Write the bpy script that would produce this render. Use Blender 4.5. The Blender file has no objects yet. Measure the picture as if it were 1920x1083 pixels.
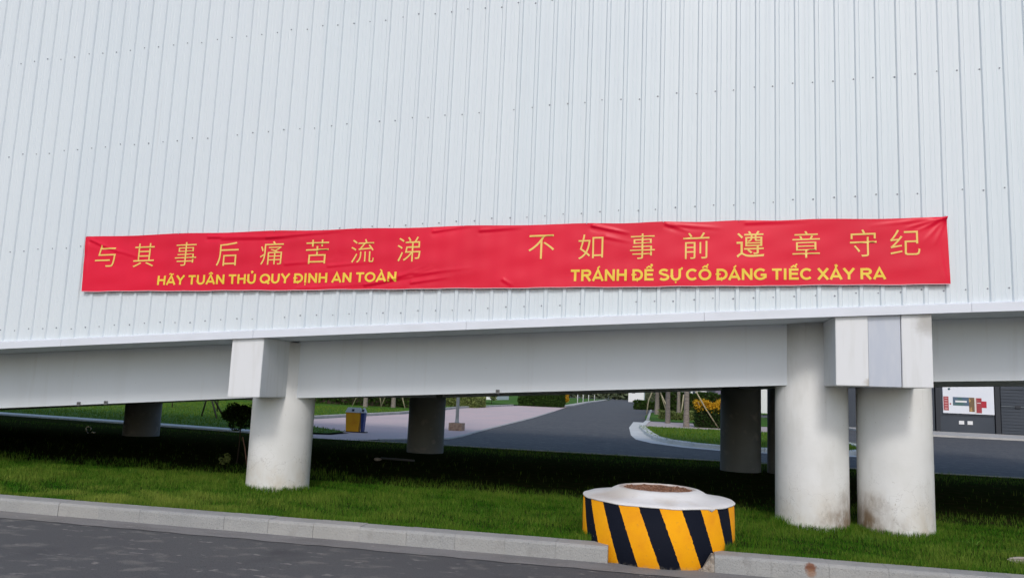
import bpy, bmesh, math, random
import numpy as np
from mathutils import Vector, Matrix

S = bpy.context.scene
COL = S.collection
random.seed(7)
RNG = np.random.default_rng(11)
PI = math.pi

# ------------------------------------------------------------------ camera
# x runs along the wall, y goes away from the road, z is up
YAW, PITCH, ROLL = math.radians(11.2), math.atan(190 / 1450), math.radians(2.4)
f0 = Vector((-math.sin(YAW), math.cos(YAW), 0)); r0 = Vector((math.cos(YAW), math.sin(YAW), 0)); u0 = Vector((0, 0, 1))
fwd = f0 * math.cos(PITCH) + u0 * math.sin(PITCH)
u1 = u0 * math.cos(PITCH) - f0 * math.sin(PITCH)
R_ = r0 * math.cos(ROLL) + u1 * math.sin(ROLL)
U_ = u1 * math.cos(ROLL) - r0 * math.sin(ROLL)
cd = bpy.data.cameras.new('camera'); cam = bpy.data.objects.new('camera', cd); COL.objects.link(cam)
m = Matrix((R_, U_, -fwd)).transposed().to_4x4(); m.translation = Vector((0, 0, 1.6))
cam.matrix_world = m
cd.sensor_width = 36; cd.lens = 1450 / 1920 * 36; cd.clip_end = 2500; cd.clip_start = 0.05
S.camera = cam

# ------------------------------------------------------------------ light
SUN = Vector((0.12, -1.0, 0.86)).normalized()
w = bpy.data.worlds.new('World'); S.world = w; w.use_nodes = True
nt = w.node_tree; bg = nt.nodes['Background']
sky = nt.nodes.new('ShaderNodeTexSky'); sky.sky_type = 'NISHITA'; sky.sun_disc = False
sky.sun_elevation = math.asin(SUN.z); sky.sun_rotation = math.atan2(SUN.x, SUN.y)
sky.air_density = 1.0; sky.dust_density = 1.9; sky.ozone_density = 1.0
nt.links.new(sky.outputs[0], bg.inputs[0]); bg.inputs[1].default_value = 0.15
sl = bpy.data.lights.new('sun', 'SUN'); so = bpy.data.objects.new('sun', sl); COL.objects.link(so)
sl.energy = 1.0; sl.angle = math.radians(10); sl.color = (1.0, 0.97, 0.93)
so.rotation_euler = SUN.to_track_quat('Z', 'Y').to_euler()
S.view_settings.view_transform = 'Standard'; S.view_settings.look = 'None'
S.view_settings.exposure = 0.09; S.view_settings.gamma = 1.0; S.view_settings.use_curve_mapping = False

# ------------------------------------------------------------------ materials
def mat(name, col, rough=0.6, spec=0.5, metal=0.0, noise=None, bump=None, coat=0.0):
    """noise: list of (scale, detail, colour2, lo, hi, (sx,sy,sz)) mixed over the base; bump: (scale, strength, dist)"""
    M = bpy.data.materials.new(name); M.use_nodes = True
    n = M.node_tree.nodes; l = M.node_tree.links; b = n['Principled BSDF']
    b.inputs['Roughness'].default_value = rough; b.inputs['Specular IOR Level'].default_value = spec
    b.inputs['Metallic'].default_value = metal; b.inputs['Coat Weight'].default_value = coat
    c = n.new('ShaderNodeRGB'); c.outputs[0].default_value = (*col, 1); out = c.outputs[0]
    g = n.new('ShaderNodeNewGeometry')
    for q in (noise or []):
        sc, det, c2, lo, hi = q[:5]; st = q[5] if len(q) > 5 else (1, 1, 1)
        mp = n.new('ShaderNodeMapping'); mp.inputs['Scale'].default_value = st
        l.new(g.outputs['Position'], mp.inputs['Vector'])
        t = n.new('ShaderNodeTexNoise'); t.inputs['Scale'].default_value = sc; t.inputs['Detail'].default_value = det
        l.new(mp.outputs[0], t.inputs['Vector'])
        r = n.new('ShaderNodeMapRange'); r.inputs[1].default_value = lo; r.inputs[2].default_value = hi; r.clamp = True
        l.new(t.outputs[0], r.inputs[0])
        x = n.new('ShaderNodeMix'); x.data_type = 'RGBA'
        l.new(r.outputs[0], x.inputs[0]); l.new(out, x.inputs[6]); x.inputs[7].default_value = (*c2, 1); out = x.outputs[2]
    l.new(out, b.inputs['Base Color'])
    if bump:
        t = n.new('ShaderNodeTexNoise'); t.inputs['Scale'].default_value = bump[0]; t.inputs['Detail'].default_value = 5
        l.new(g.outputs['Position'], t.inputs['Vector'])
        bp = n.new('ShaderNodeBump'); bp.inputs['Strength'].default_value = bump[1]; bp.inputs['Distance'].default_value = bump[2]
        l.new(t.outputs[0], bp.inputs['Height']); l.new(bp.outputs[0], b.inputs['Normal'])
    M['out'] = 0
    return M

def nodes_of(M): return M.node_tree.nodes, M.node_tree.links, M.node_tree.nodes['Principled BSDF']

def blend_in(M, col, build):
    """mix a further colour over the material's base colour; build(nodes, links) returns the factor socket"""
    n, l, b = nodes_of(M)
    src = b.inputs['Base Color'].links[0].from_socket
    fac = build(n, l)
    x = n.new('ShaderNodeMix'); x.data_type = 'RGBA'
    l.new(fac, x.inputs[0]); l.new(src, x.inputs[6]); x.inputs[7].default_value = (*col, 1)
    l.new(x.outputs[2], b.inputs['Base Color'])

def mth(n, l, op, a, b=None, c=None, clamp=False):
    k = n.new('ShaderNodeMath'); k.operation = op; k.use_clamp = clamp
    for i, v in enumerate((a, b, c)):
        if v is None: continue
        if isinstance(v, (int, float)): k.inputs[i].default_value = v
        else: l.new(v, k.inputs[i])
    return k.outputs[0]

def rng(n, l, v, a, b, c=0.0, d=1.0, smooth=True):
    r = n.new('ShaderNodeMapRange'); r.clamp = True
    if smooth: r.interpolation_type = 'SMOOTHSTEP'
    l.new(v, r.inputs[0])
    for i, q in enumerate((a, b, c, d)): r.inputs[i + 1].default_value = q
    return r.outputs[0]

def nz(n, l, scale, det=4, st=(1, 1, 1), rough=0.5):
    g = n.new('ShaderNodeNewGeometry'); mp = n.new('ShaderNodeMapping'); mp.inputs['Scale'].default_value = st
    l.new(g.outputs['Position'], mp.inputs['Vector'])
    t = n.new('ShaderNodeTexNoise'); t.inputs['Scale'].default_value = scale; t.inputs['Detail'].default_value = det
    t.inputs['Roughness'].default_value = rough
    l.new(mp.outputs[0], t.inputs['Vector']); return t.outputs[0]

def pos(n, l):
    g = n.new('ShaderNodeNewGeometry'); s = n.new('ShaderNodeSeparateXYZ'); l.new(g.outputs['Position'], s.inputs[0]); return s.outputs

def spot(n, l, p, r0, r1, wob=0.0, wscale=6):
    g = n.new('ShaderNodeNewGeometry'); v = n.new('ShaderNodeVectorMath'); v.operation = 'DISTANCE'
    l.new(g.outputs['Position'], v.inputs[0]); v.inputs[1].default_value = p
    d = v.outputs['Value']
    if wob: d = mth(n, l, 'ADD', d, mth(n, l, 'MULTIPLY', mth(n, l, 'SUBTRACT', nz(n, l, wscale, 6), 0.5), wob))
    return rng(n, l, d, r0, r1, 1.0, 0.0)

M_CLAD = mat('white_cladding', (0.70, 0.765, 0.795), 0.38, 0.5,
             noise=[(0.25, 2, (0.66, 0.725, 0.765), 0.40, 0.65), (1.2, 5, (0.63, 0.68, 0.71), 0.55, 0.95, (9, 1, 0.25)), (4, 6, (0.58, 0.61, 0.62), 0.68, 0.9, (5, 1, 0.12))], bump=(2.5, 0.25, 0.006))
def sheet_tint(n, l):
    i = n.new('ShaderNodeObjectInfo'); return mth(n, l, 'MULTIPLY', i.outputs['Random'], 0.5)
blend_in(M_CLAD, (0.73, 0.775, 0.80), sheet_tint)
M_TRIM = mat('white_trim', (0.74, 0.77, 0.83), 0.4, 0.5, noise=[(2, 5, (0.66, 0.69, 0.73), 0.5, 0.9, (1, 1, 4))])
M_SCREW = mat('screw_grey', (0.27, 0.29, 0.33), 0.5)
M_BEAM = mat('painted_beam', (0.74, 0.785, 0.83), 0.6, 0.4,
             noise=[(0.6, 6, (0.70, 0.74, 0.775), 0.4, 0.8), (14, 3, (0.45, 0.46, 0.45), 0.74, 0.80), (1.5, 5, (0.65, 0.68, 0.70), 0.55, 0.9, (1, 1, .15))], bump=(1.6, 0.35, 0.02))
M_BOX = mat('white_capping', (0.76, 0.77, 0.78), 0.5, 0.45, noise=[(2.2, 6, (0.66, 0.665, 0.65), 0.5, 0.85, (6, 6, 0.6))], bump=(5, .2, .006))
M_PLATE = mat('joint_plate', (0.50, 0.54, 0.62), 0.38, 0.5, metal=0.1, noise=[(3, 5, (0.56, 0.59, 0.65), 0.4, 0.8, (4, 1, 1))])
M_COLUMN = mat('painted_column', (0.79, 0.79, 0.775), 0.62, 0.4,
               noise=[(1.4, 6, (0.70, 0.70, 0.67), 0.40, 0.72), (3.5, 6, (0.62, 0.61, 0.57), 0.58, 0.85, (1, 1, .35)), (22, 4, (0.50, 0.47, 0.42), 0.70, 0.78)], bump=(9, 0.35, 0.012))
def base_dirt(n, l):
    z = pos(n, l)[2]
    a = rng(n, l, z, 0.0, 0.75, 1.0, 0.0)
    return mth(n, l, 'MULTIPLY', a, rng(n, l, nz(n, l, 3.5, 7, (1, 1, .6), .65), 0.36, 0.70, 0.05, 0.62))
blend_in(M_COLUMN, (0.56, 0.48, 0.36), base_dirt)
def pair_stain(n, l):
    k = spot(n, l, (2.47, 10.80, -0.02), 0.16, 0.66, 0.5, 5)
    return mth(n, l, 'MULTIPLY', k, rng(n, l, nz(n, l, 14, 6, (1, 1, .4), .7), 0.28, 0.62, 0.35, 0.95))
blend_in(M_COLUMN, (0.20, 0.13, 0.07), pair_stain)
def drips(n, l):
    z = pos(n, l)[2]
    a = rng(n, l, z, 1.0, 1.9, 0.0, 1.0)
    return mth(n, l, 'MULTIPLY', a, rng(n, l, nz(n, l, 5, 4, (3, 3, .15)), 0.55, 0.75, 0.0, 0.35))
blend_in(M_COLUMN, (0.48, 0.47, 0.43), drips)
blend_in(M_BOX, (0.40, 0.36, 0.29), lambda n, l: mth(n, l, 'MULTIPLY', spot(n, l, (2.43, 9.9, 1.86), 0.01, 0.10, 0.08, 22), 0.8))
blend_in(M_BOX, (0.36, 0.34, 0.30), lambda n, l: mth(n, l, 'MULTIPLY', spot(n, l, (3.09, 9.9, 2.60), 0.04, 0.22, 0.12, 14), 0.7))

M_RED = mat('red_vinyl', (0.80, 0.003, 0.036), 0.38, 0.34, noise=[(0.7, 3, (0.72, 0.003, 0.032), 0.4, 0.7)])
M_HEM = mat('banner_hem', (0.72, 0.45, 0.48), 0.5)
M_GOLD = mat('pale_gold_print', (0.88, 0.60, 0.14), 0.4, 0.5)
M_YEL = mat('yellow_print', (0.90, 0.62, 0.05), 0.4, 0.5)

M_ROAD = mat('asphalt', (0.092, 0.093, 0.096), 0.85, 0.3,
             noise=[(0.55, 6, (0.105, 0.107, 0.108), 0.42, 0.7, (0.5, 1.3, 1)), (3.6, 8, (0.17, 0.165, 0.155), 0.56, 0.68, (0.9, 1.4, 1)),
                    (180, 2, (0.13, 0.13, 0.125), 0.55, 0.7), (90, 2, (0.045, 0.047, 0.05), 0.60, 0.68), (9, 8, (0.24, 0.23, 0.215), 0.64, 0.72, (.7, 1.3, 1)), (1.1, 4, (0.07, 0.07, 0.074), 0.60, 0.75)], bump=(160, 0.6, 0.006))
M_GUTTER = mat('gutter_concrete', (0.21, 0.205, 0.20), 0.85, 0.3,
               noise=[(1.6, 6, (0.16, 0.155, 0.15), 0.42, 0.7, (1, 3, 1)), (60, 3, (0.28, 0.27, 0.26), 0.55, 0.75), (0.9, 5, (0.25, 0.235, 0.21), 0.55, 0.8)], bump=(50, 0.5, 0.006))
M_KERB = mat('granite_kerb', (0.29, 0.295, 0.29), 0.75, 0.4,
             noise=[(2.0, 5, (0.36, 0.36, 0.35), 0.4, 0.7), (95, 2, (0.14, 0.14, 0.145), 0.60, 0.70), (130, 2, (0.46, 0.46, 0.45), 0.62, 0.72), (5, 7, (0.20, 0.195, 0.185), 0.60, 0.78, (1, 1, .6))], bump=(45, 0.9, 0.010))
blend_in(M_KERB, (0.38, 0.37, 0.345), lambda n, l: mth(n, l, 'MULTIPLY', n.new('ShaderNodeObjectInfo').outputs['Random'], 0.7))
blend_in(M_KERB, (0.17, 0.055, 0.018), lambda n, l: mth(n, l, 'MULTIPLY', spot(n, l, (1.50, 8.56, -0.045), 0.03, 0.07, 0.06, 30), 0.92))
blend_in(M_KERB, (0.28, 0.14, 0.07), lambda n, l: mth(n, l, 'MULTIPLY', spot(n, l, (1.505, 8.56, -0.10), 0.02, 0.06, 0.05, 24), 0.7))
M_PALE = mat('pale_concrete', (0.50, 0.49, 0.465), 0.85, 0.3, noise=[(1.5, 6, (0.38, 0.375, 0.36), 0.4, 0.7), (30, 3, (0.54, 0.53, 0.51), 0.55, 0.7)])
M_PATH = mat('pale_path_slab', (0.70, 0.71, 0.68), 0.85, 0.3, noise=[(1.5, 6, (0.58, 0.59, 0.56), 0.4, 0.7)])
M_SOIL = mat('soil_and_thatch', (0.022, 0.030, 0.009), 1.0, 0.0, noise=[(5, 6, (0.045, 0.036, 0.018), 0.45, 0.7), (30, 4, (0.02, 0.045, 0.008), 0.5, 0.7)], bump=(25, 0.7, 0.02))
M_LAWN = mat('lawn', (0.05, 0.145, 0.010), 0.9, 0.15, noise=[(0.25, 5, (0.085, 0.18, 0.016), 0.42, 0.66), (2.5, 6, (0.028, 0.066, 0.010), 0.50, 0.75), (14, 4, (0.085, 0.125, 0.03), 0.56, 0.74)], bump=(16, 0.8, 0.03))
M_FAR = mat('far_ground', (0.06, 0.09, 0.03), 0.95, 0.1, noise=[(0.05, 4, (0.10, 0.10, 0.07), 0.45, 0.6)])
M_HOLEGRAVEL = mat('rusty_gravel', (0.22, 0.105, 0.06), 0.95, 0.2, noise=[(45, 3, (0.44, 0.27, 0.19), 0.52, 0.66), (60, 3, (0.06, 0.035, 0.025), 0.55, 0.66)], bump=(45, 1.0, 0.03))
M_WHITE = mat('drum_white_paint', (0.76, 0.755, 0.74), 0.6, 0.4, noise=[(3, 7, (0.62, 0.58, 0.52), 0.52, 0.78), (28, 5, (0.5, 0.46, 0.42), 0.66, 0.78)], bump=(22, 0.35, 0.008))

M_STRIPE = mat('striped_paint', (0.88, 0.38, 0.006), 0.75, 0.12, noise=[(4, 6, (0.78, 0.30, 0.010), 0.45, 0.7), (30, 4, (0.62, 0.27, 0.03), 0.64, 0.76)], bump=(30, 0.3, 0.006))
def stripes(n, l):
    tc = n.new('ShaderNodeTexCoord'); s = n.new('ShaderNodeSeparateXYZ'); l.new(tc.outputs['Object'], s.inputs[0])
    a = mth(n, l, 'ARCTAN2', s.outputs[0], mth(n, l, 'MULTIPLY', s.outputs[1], -1.0))
    wob = mth(n, l, 'MULTIPLY', mth(n, l, 'SUBTRACT', nz(n, l, 26, 3), 0.5), 0.022)
    u = mth(n, l, 'ADD', mth(n, l, 'ADD', a, wob), mth(n, l, 'MULTIPLY', mth(n, l, 'SUBTRACT', s.outputs[2], 0.455), 0.45))
    u = mth(n, l, 'DIVIDE', mth(n, l, 'ADD', u, 0.229 + PI * 2), 2 * PI / 12)
    fr = mth(n, l, 'FRACT', u)
    return mth(n, l, 'LESS_THAN', fr, 0.485)
blend_in(M_STRIPE, (0.006, 0.008, 0.016), stripes)
def scuff(n, l):
    z = pos(n, l)[2]
    return mth(n, l, 'MULTIPLY', rng(n, l, z, -0.20, -0.13, 1.0, 0.0), rng(n, l, nz(n, l, 18, 6), 0.42, 0.62, 0.0, 0.6))
blend_in(M_STRIPE, (0.34, 0.30, 0.24), scuff)
blend_in(M_STRIPE, (0.42, 0.38, 0.32), lambda n, l: rng(n, l, nz(n, l, 34, 7, (1, 1, .7), .7), 0.695, 0.72, 0.0, 0.85))
blend_in(M_WHITE, (0.40, 0.31, 0.22), lambda n, l: mth(n, l, 'MULTIPLY', spot(n, l, (-0.62, 8.98, 0.47), 0.05, 0.42, 0.4, 6), 0.35))
blend_in(M_WHITE, (0.34, 0.22, 0.14), lambda n, l: mth(n, l, 'MULTIPLY', spot(n, l, (-0.05, 9.35, 0.56), 0.405, 0.46, 0.10, 14), 0.5))
def cracks(n, l):
    g = n.new('ShaderNodeNewGeometry'); v = n.new('ShaderNodeTexVoronoi'); v.feature = 'DISTANCE_TO_EDGE'; v.inputs['Scale'].default_value = 2.2
    w_ = n.new('ShaderNodeVectorMath'); w_.operation = 'ADD'; t = n.new('ShaderNodeTexNoise'); t.inputs['Scale'].default_value = 4; t.inputs['Detail'].default_value = 5
    l.new(g.outputs['Position'], t.inputs['Vector']); l.new(g.outputs['Position'], w_.inputs[0]); l.new(t.outputs['Color'], w_.inputs[1]); l.new(w_.outputs[0], v.inputs['Vector'])
    k = rng(n, l, v.outputs['Distance'], 0.004, 0.012, 1.0, 0.0)
    return mth(n, l, 'MULTIPLY', k, rng(n, l, pos(n, l)[2], 0.35, 0.9, 0.36, 0.0))
blend_in(M_COLUMN, (0.30, 0.28, 0.25), cracks)
blend_in(M_COLUMN, (0.46, 0.44, 0.41), lambda n, l: mth(n, l, 'MULTIPLY', rng(n, l, nz(n, l, 11, 6, (1, 1, 1), .7), 0.66, 0.72), rng(n, l, pos(n, l)[2], 0.1, 0.7, 0.8, 0.15)))
blend_in(M_GUTTER, (0.42, 0.39, 0.34), lambda n, l: rng(n, l, nz(n, l, 7, 7, (1, 1.5, 1), .65), 0.62, 0.70, 0.0, 0.6))

M_PAVER = mat('pink_paving', (0.64, 0.50, 0.485), 0.85, 0.3, noise=[(0.35, 5, (0.56, 0.47, 0.465), 0.4, 0.7, (1, .6, 1)), (3, 5, (0.70, 0.56, 0.53), 0.5, 0.75, (1, 3, 1)), (1.0, 3, (0.52, 0.45, 0.45), .55, .8)])
M_NAVYWALL = mat('dark_grey_panel', (0.040, 0.050, 0.066), 0.55, 0.4, noise=[(0.6, 4, (0.052, 0.062, 0.078), 0.4, 0.7)])
M_NAVYDARK = mat('near_black_metal', (0.018, 0.022, 0.03), 0.5)
M_BOARD = mat('white_board', (0.74, 0.76, 0.80), 0.45, noise=[(0.5, 3, (0.68, 0.71, 0.78), 0.4, 0.7)])
M_BRED = mat('board_red', (0.33, 0.035, 0.045), 0.5, noise=[(4, 2, (0.5, 0.25, 0.22), 0.62, 0.7)])
M_BCRIM = mat('board_crimson', (0.42, 0.01, 0.03), 0.5)
M_BBLUE = mat('board_slate_blue', (0.07, 0.12, 0.18), 0.5, noise=[(3, 2, (0.05, 0.13, 0.12), 0.5, 0.6)])
M_BBROWN = mat('board_brown', (0.16, 0.10, 0.045), 0.5, noise=[(4, 2, (0.45, 0.28, 0.10), 0.58, 0.66)])
M_BARK = mat('palm_bark', (0.26, 0.225, 0.19), 0.9, 0.2, noise=[(6, 4, (0.17, 0.145, 0.12), 0.45, 0.65, (1, 1, 5))], bump=(14, 0.8, 0.03))
M_DBARK = mat('dark_bark', (0.055, 0.04, 0.03), 0.9, 0.2)
M_BAMBOO = mat('bamboo_stake', (0.42, 0.37, 0.24), 0.7, 0.3)
M_DSTAKE = mat('weathered_stake', (0.09, 0.075, 0.055), 0.85, 0.2)
M_PINKSTAKE = mat('reddish_stake', (0.30, 0.17, 0.13), 0.8, 0.2)
M_GREY = mat('galvanised_pole', (0.33, 0.35, 0.34), 0.5, 0.5, metal=0.3)
M_PEDESTAL = mat('brown_pedestal', (0.45, 0.33, 0.24), 0.85, 0.3, noise=[(8, 4, (0.30, 0.20, 0.15), 0.45, 0.65)])
M_ORANGE = mat('orange_plastic', (0.92, 0.44, 0.012), 0.45, 0.5, noise=[(5, 4, (0.85, 0.33, 0.010), 0.45, 0.7)])
M_BLUE = mat('blue_plastic', (0.03, 0.06, 0.22), 0.45, 0.5)
M_LID = mat('pale_lid', (0.58, 0.60, 0.60), 0.5, 0.5)
M_TWHITE = mat('far_white_render', (0.74, 0.74, 0.74), 0.7)
M_GLASS = mat('dark_window_glass', (0.03, 0.045, 0.07), 0.15, 0.6)
M_MAUVE = mat('mauve_cladding', (0.17, 0.15, 0.22), 0.6)
M_RUBBISH = mat('white_plastic_scrap', (0.85, 0.85, 0.84), 0.5)
M_PIPE = mat('grey_plastic_pipe', (0.09, 0.09, 0.095), 0.5)
M_ROCK = mat('pale_stone', (0.42, 0.37, 0.32), 0.9, 0.2, noise=[(12, 5, (0.30, 0.26, 0.22), 0.45, 0.65)], bump=(20, 0.6, 0.02))
M_DARKSOIL = mat('loose_spoil', (0.05, 0.042, 0.035), 0.95, 0.1, bump=(20, 0.9, 0.05))

def leafmat(name, a, b, tr=0.25):
    M = bpy.data.materials.new(name); M.use_nodes = True
    n = M.node_tree.nodes; l = M.node_tree.links; p = n['Principled BSDF']
    at = n.new('ShaderNodeAttribute'); at.attribute_name = 'tint'
    x = n.new('ShaderNodeMix'); x.data_type = 'RGBA'; l.new(at.outputs['Fac'], x.inputs[0])
    x.inputs[6].default_value = (*a, 1); x.inputs[7].default_value = (*b, 1)
    p.inputs['Roughness'].default_value = 0.55; p.inputs['Specular IOR Level'].default_value = 0.08
    l.new(x.outputs[2], p.inputs['Base Color'])
    t = n.new('ShaderNodeBsdfTranslucent'); l.new(x.outputs[2], t.inputs[0])
    ms = n.new('ShaderNodeMixShader'); ms.inputs[0].default_value = tr
    l.new(p.outputs[0], ms.inputs[1]); l.new(t.outputs[0], ms.inputs[2]); l.new(ms.outputs[0], n['Material Output'].inputs[0])
    return M
M_GRASS = leafmat('grass_blade', (0.032, 0.145, 0.004), (0.27, 0.33, 0.055))
M_HEDGE = leafmat('hedge_leaf', (0.022, 0.05, 0.010), (0.06, 0.11, 0.02))
M_DLEAF = leafmat('dark_leaf', (0.018, 0.042, 0.012), (0.045, 0.085, 0.018))
M_FLOWER = leafmat('orange_blossom', (0.50, 0.24, 0.01), (0.75, 0.46, 0.03), 0.15)
M_REDLEAF = leafmat('red_brown_leaf', (0.16, 0.03, 0.015), (0.28, 0.09, 0.04), 0.15)
M_PALE_LEAF = leafmat('pale_leaf', (0.14, 0.19, 0.05), (0.26, 0.30, 0.10), 0.2)
M_FARTREE = leafmat('far_foliage', (0.09, 0.12, 0.07), (0.18, 0.21, 0.12), 0.2)

# ------------------------------------------------------------------ geometry helpers
class MB:
    def __init__(s): s.v = []; s.f = []; s.sm = []
    def add(s, vs, fs, smooth=False):
        k = len(s.v); s.v += [tuple(p) for p in vs]; s.f += [tuple(k + i for i in q) for q in fs]; s.sm += [smooth] * len(fs); return s
    def box(s, x0, x1, y0, y1, z0, z1):
        return s.hexa([(x0, y0, z0), (x1, y0, z0), (x1, y1, z0), (x0, y1, z0), (x0, y0, z1), (x1, y0, z1), (x1, y1, z1), (x0, y1, z1)])
    def hexa(s, v): return s.add(v, [(3, 2, 1, 0), (4, 5, 6, 7), (0, 1, 5, 4), (1, 2, 6, 5), (2, 3, 7, 6), (3, 0, 4, 7)])
    def sweep(s, prof, xs, f, smooth=False, close=True):
        """profile points (y, z) carried along x, lifted by f(x)"""
        n = len(prof); vs = [(x, y, z + f(x)) for x in xs for (y, z) in prof]; fs = []
        m_ = n if close else n - 1
        for i in range(len(xs) - 1):
            for j in range(m_):
                a = i * n + j; b = i * n + (j + 1) % n; fs.append((a, a + n, b + n, b))
        if close:
            fs.append(tuple(range(n))); fs.append(tuple(reversed(range((len(xs) - 1) * n, len(xs) * n))))
        return s.add(vs, fs, smooth)
    def lathe(s, prof, c=(0, 0, 0), n=48, smooth=True, wob=0.0):
        vs = []; fs = []
        for (r, z) in prof:
            for k in range(n):
                a = 2 * PI * k / n; q = r * (1 + wob * math.sin(3 * a + z * 9) * 0.5)
                vs.append((c[0] + q * math.cos(a), c[1] + q * math.sin(a), c[2] + z))
        for i in range(len(prof) - 1):
            for k in range(n):
                fs.append((i * n + k, i * n + (k + 1) % n, (i + 1) * n + (k + 1) % n, (i + 1) * n + k))
        s.add(vs, fs, smooth)
        k = len(s.v)
        if prof[-1][0] > 1e-4: s.f.append(tuple(range(k - n, k))); s.sm.append(False)
        if prof[0][0] > 1e-4: s.f.append(tuple(reversed(range(k - len(prof) * n, k - len(prof) * n + n)))); s.sm.append(False)
        return s
    def tube(s, pts, rad, n=10, smooth=True):
        pts = [Vector(p) for p in pts]; rad = rad if isinstance(rad, (list, tuple)) else [rad] * len(pts)
        vs = []; fs = []
        for i, p in enumerate(pts):
            d = (pts[min(i + 1, len(pts) - 1)] - pts[max(i - 1, 0)]).normalized()
            a = d.orthogonal().normalized() if abs(d.z) < 0.9 else (Vector((1, 0, 0)) - d * d.x).normalized()
            b = d.cross(a)
            for k in range(n):
                t = 2 * PI * k / n; vs.append(p + (a * math.cos(t) + b * math.sin(t)) * rad[i])
        for i in range(len(pts) - 1):
            for k in range(n): fs.append((i * n + k, i * n + (k + 1) % n, (i + 1) * n + (k + 1) % n, (i + 1) * n + k))
        fs.append(tuple(reversed(range(n)))); fs.append(tuple(range((len(pts) - 1) * n, len(pts) * n)))
        return s.add(vs, fs, smooth)
    def build(s, name, material, parent=None, bevel=0.0):
        me = bpy.data.meshes.new(name); me.from_pydata(s.v, [], s.f); me.polygons.foreach_set('use_smooth', s.sm); me.update()
        bm = bmesh.new(); bm.from_mesh(me); bmesh.ops.recalc_face_normals(bm, faces=bm.faces)
        if bevel: bmesh.ops.bevel(bm, geom=[e for e in bm.edges if len(e.link_faces) == 2 and e.calc_face_angle() > 0.6], offset=bevel, segments=2, affect='EDGES')
        bm.to_mesh(me); bm.free()
        me.materials.append(material)
        o = bpy.data.objects.new(name, me); COL.objects.link(o); o.parent = parent
        return o

def tag(o, label=None, cat=None, group=None, kind=None):
    for k, v in (('label', label), ('category', cat), ('group', group), ('kind', kind)):
        if v: o[k] = v
    return o
def empty(name, label, cat, loc=(0, 0, 0), group=None):
    o = bpy.data.objects.new(name, None); COL.objects.link(o); o.location = loc; o.empty_display_size = 0.2
    return tag(o, label, cat, group)
def struct(mb, name, material, **k): return tag(mb.build(name, material, **k), kind='structure')

def npmesh(name, V, F, material, tint=None, parent=None, smooth=False):
    me = bpy.data.meshes.new(name); k = F.shape[1]
    me.vertices.add(len(V)); me.vertices.foreach_set('co', V.astype(np.float32).ravel())
    me.loops.add(F.size); me.loops.foreach_set('vertex_index', F.astype(np.int32).ravel())
    me.polygons.add(len(F)); me.polygons.foreach_set('loop_start', (np.arange(len(F)) * k).astype(np.int32))
    me.polygons.foreach_set('loop_total', np.full(len(F), k, np.int32))
    if tint is not None:
        a = me.attributes.new('tint', 'FLOAT', 'POINT'); a.data.foreach_set('value', tint.astype(np.float32))
    me.update(calc_edges=True); me.materials.append(material)
    o = bpy.data.objects.new(name, me); COL.objects.link(o); o.parent = parent; return o

def blades(name, P, h, wd, material, tint, parent=None, lean=0.45):
    """P (n,3) roots; each blade is a bent tapering strip of three triangles"""
    n = len(P); a = RNG.uniform(0, 2 * PI, n); d = np.stack([np.cos(a), np.sin(a), 0 * a], 1)
    b = RNG.uniform(0, 2 * PI, n); ln = np.abs(RNG.normal(0, lean, n)); e = np.stack([np.cos(b), np.sin(b), 0 * b], 1)
    up = np.array([0, 0, 1.0]); h = h[:, None]; w_ = (wd * RNG.uniform(0.6, 1.3, n))[:, None]; ln = ln[:, None]
    b0 = P - d * w_ / 2; b1 = P + d * w_ / 2
    mid = P + up * h * 0.55 + e * h * ln * 0.35; m0 = mid - d * w_ * 0.36; m1 = mid + d * w_ * 0.36
    t = P + up * h * (1 - 0.25 * ln) + e * h * ln
    V = np.stack([b0, b1, m0, m1, t], 1).reshape(-1, 3); k = (np.arange(n) * 5)[:, None, None]
    F = (k + np.array([[0, 1, 3], [0, 3, 2], [2, 3, 4]])[None]).reshape(-1, 3)
    return npmesh(name, V, F, material, np.repeat(tint, 5), parent)

def leaves(name, C, size, material, parent=None, tint=None):
    n = len(C); N = RNG.normal(size=(n, 3)); N /= np.linalg.norm(N, axis=1)[:, None]
    T = np.cross(N, RNG.normal(size=(n, 3))); T /= np.linalg.norm(T, axis=1)[:, None]; B = np.cross(N, T)
    s_ = (size * RNG.uniform(0.6, 1.4, n))[:, None]
    V = np.stack([C - T * s_, C + B * s_ * 0.45, C + T * s_, C - B * s_ * 0.45], 1).reshape(-1, 3)
    F = (np.arange(n)[:, None] * 4 + np.arange(4)[None])
    if tint is None: tint = RNG.uniform(0, 1, n)
    return npmesh(name, V, F, material, np.repeat(tint, 4), parent)

def blob(c, r, n, clumps=14):
    """points spread through an uneven crown made of many small clumps"""
    c = np.array(c); r = np.array(r); k = RNG.normal(size=(clumps, 3)); k /= np.linalg.norm(k, axis=1)[:, None]
    k = k * RNG.uniform(0.35, 0.8, (clumps, 1)); i = RNG.integers(0, clumps, n)
    q = RNG.normal(size=(n, 3)); q /= np.linalg.norm(q, axis=1)[:, None]; q *= RNG.uniform(0.5, 1, (n, 1)) ** 0.5 * 0.38
    return c + (k[i] + q) * r
def hedgepts(x0, x1, y0, y1, z0, z1, n):
    P = RNG.uniform((x0, y0, z0), (x1, y1, z1), (n, 3)); s_ = RNG.integers(0, 5, n)
    P[s_ == 0, 1] = y0; P[s_ == 1, 2] = z1; P[s_ == 2, 1] = y0 + 0.1; P[s_ == 3, 0] = x1
    P += RNG.normal(0, 0.05, (n, 3)); top = z1 + 0.12 * np.sin(P[:, 0] * 2.1) + 0.08 * np.sin(P[:, 0] * 5.3 + 1)
    P[:, 2] = np.minimum(P[:, 2], top + RNG.normal(0, .05, n)); return P
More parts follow.
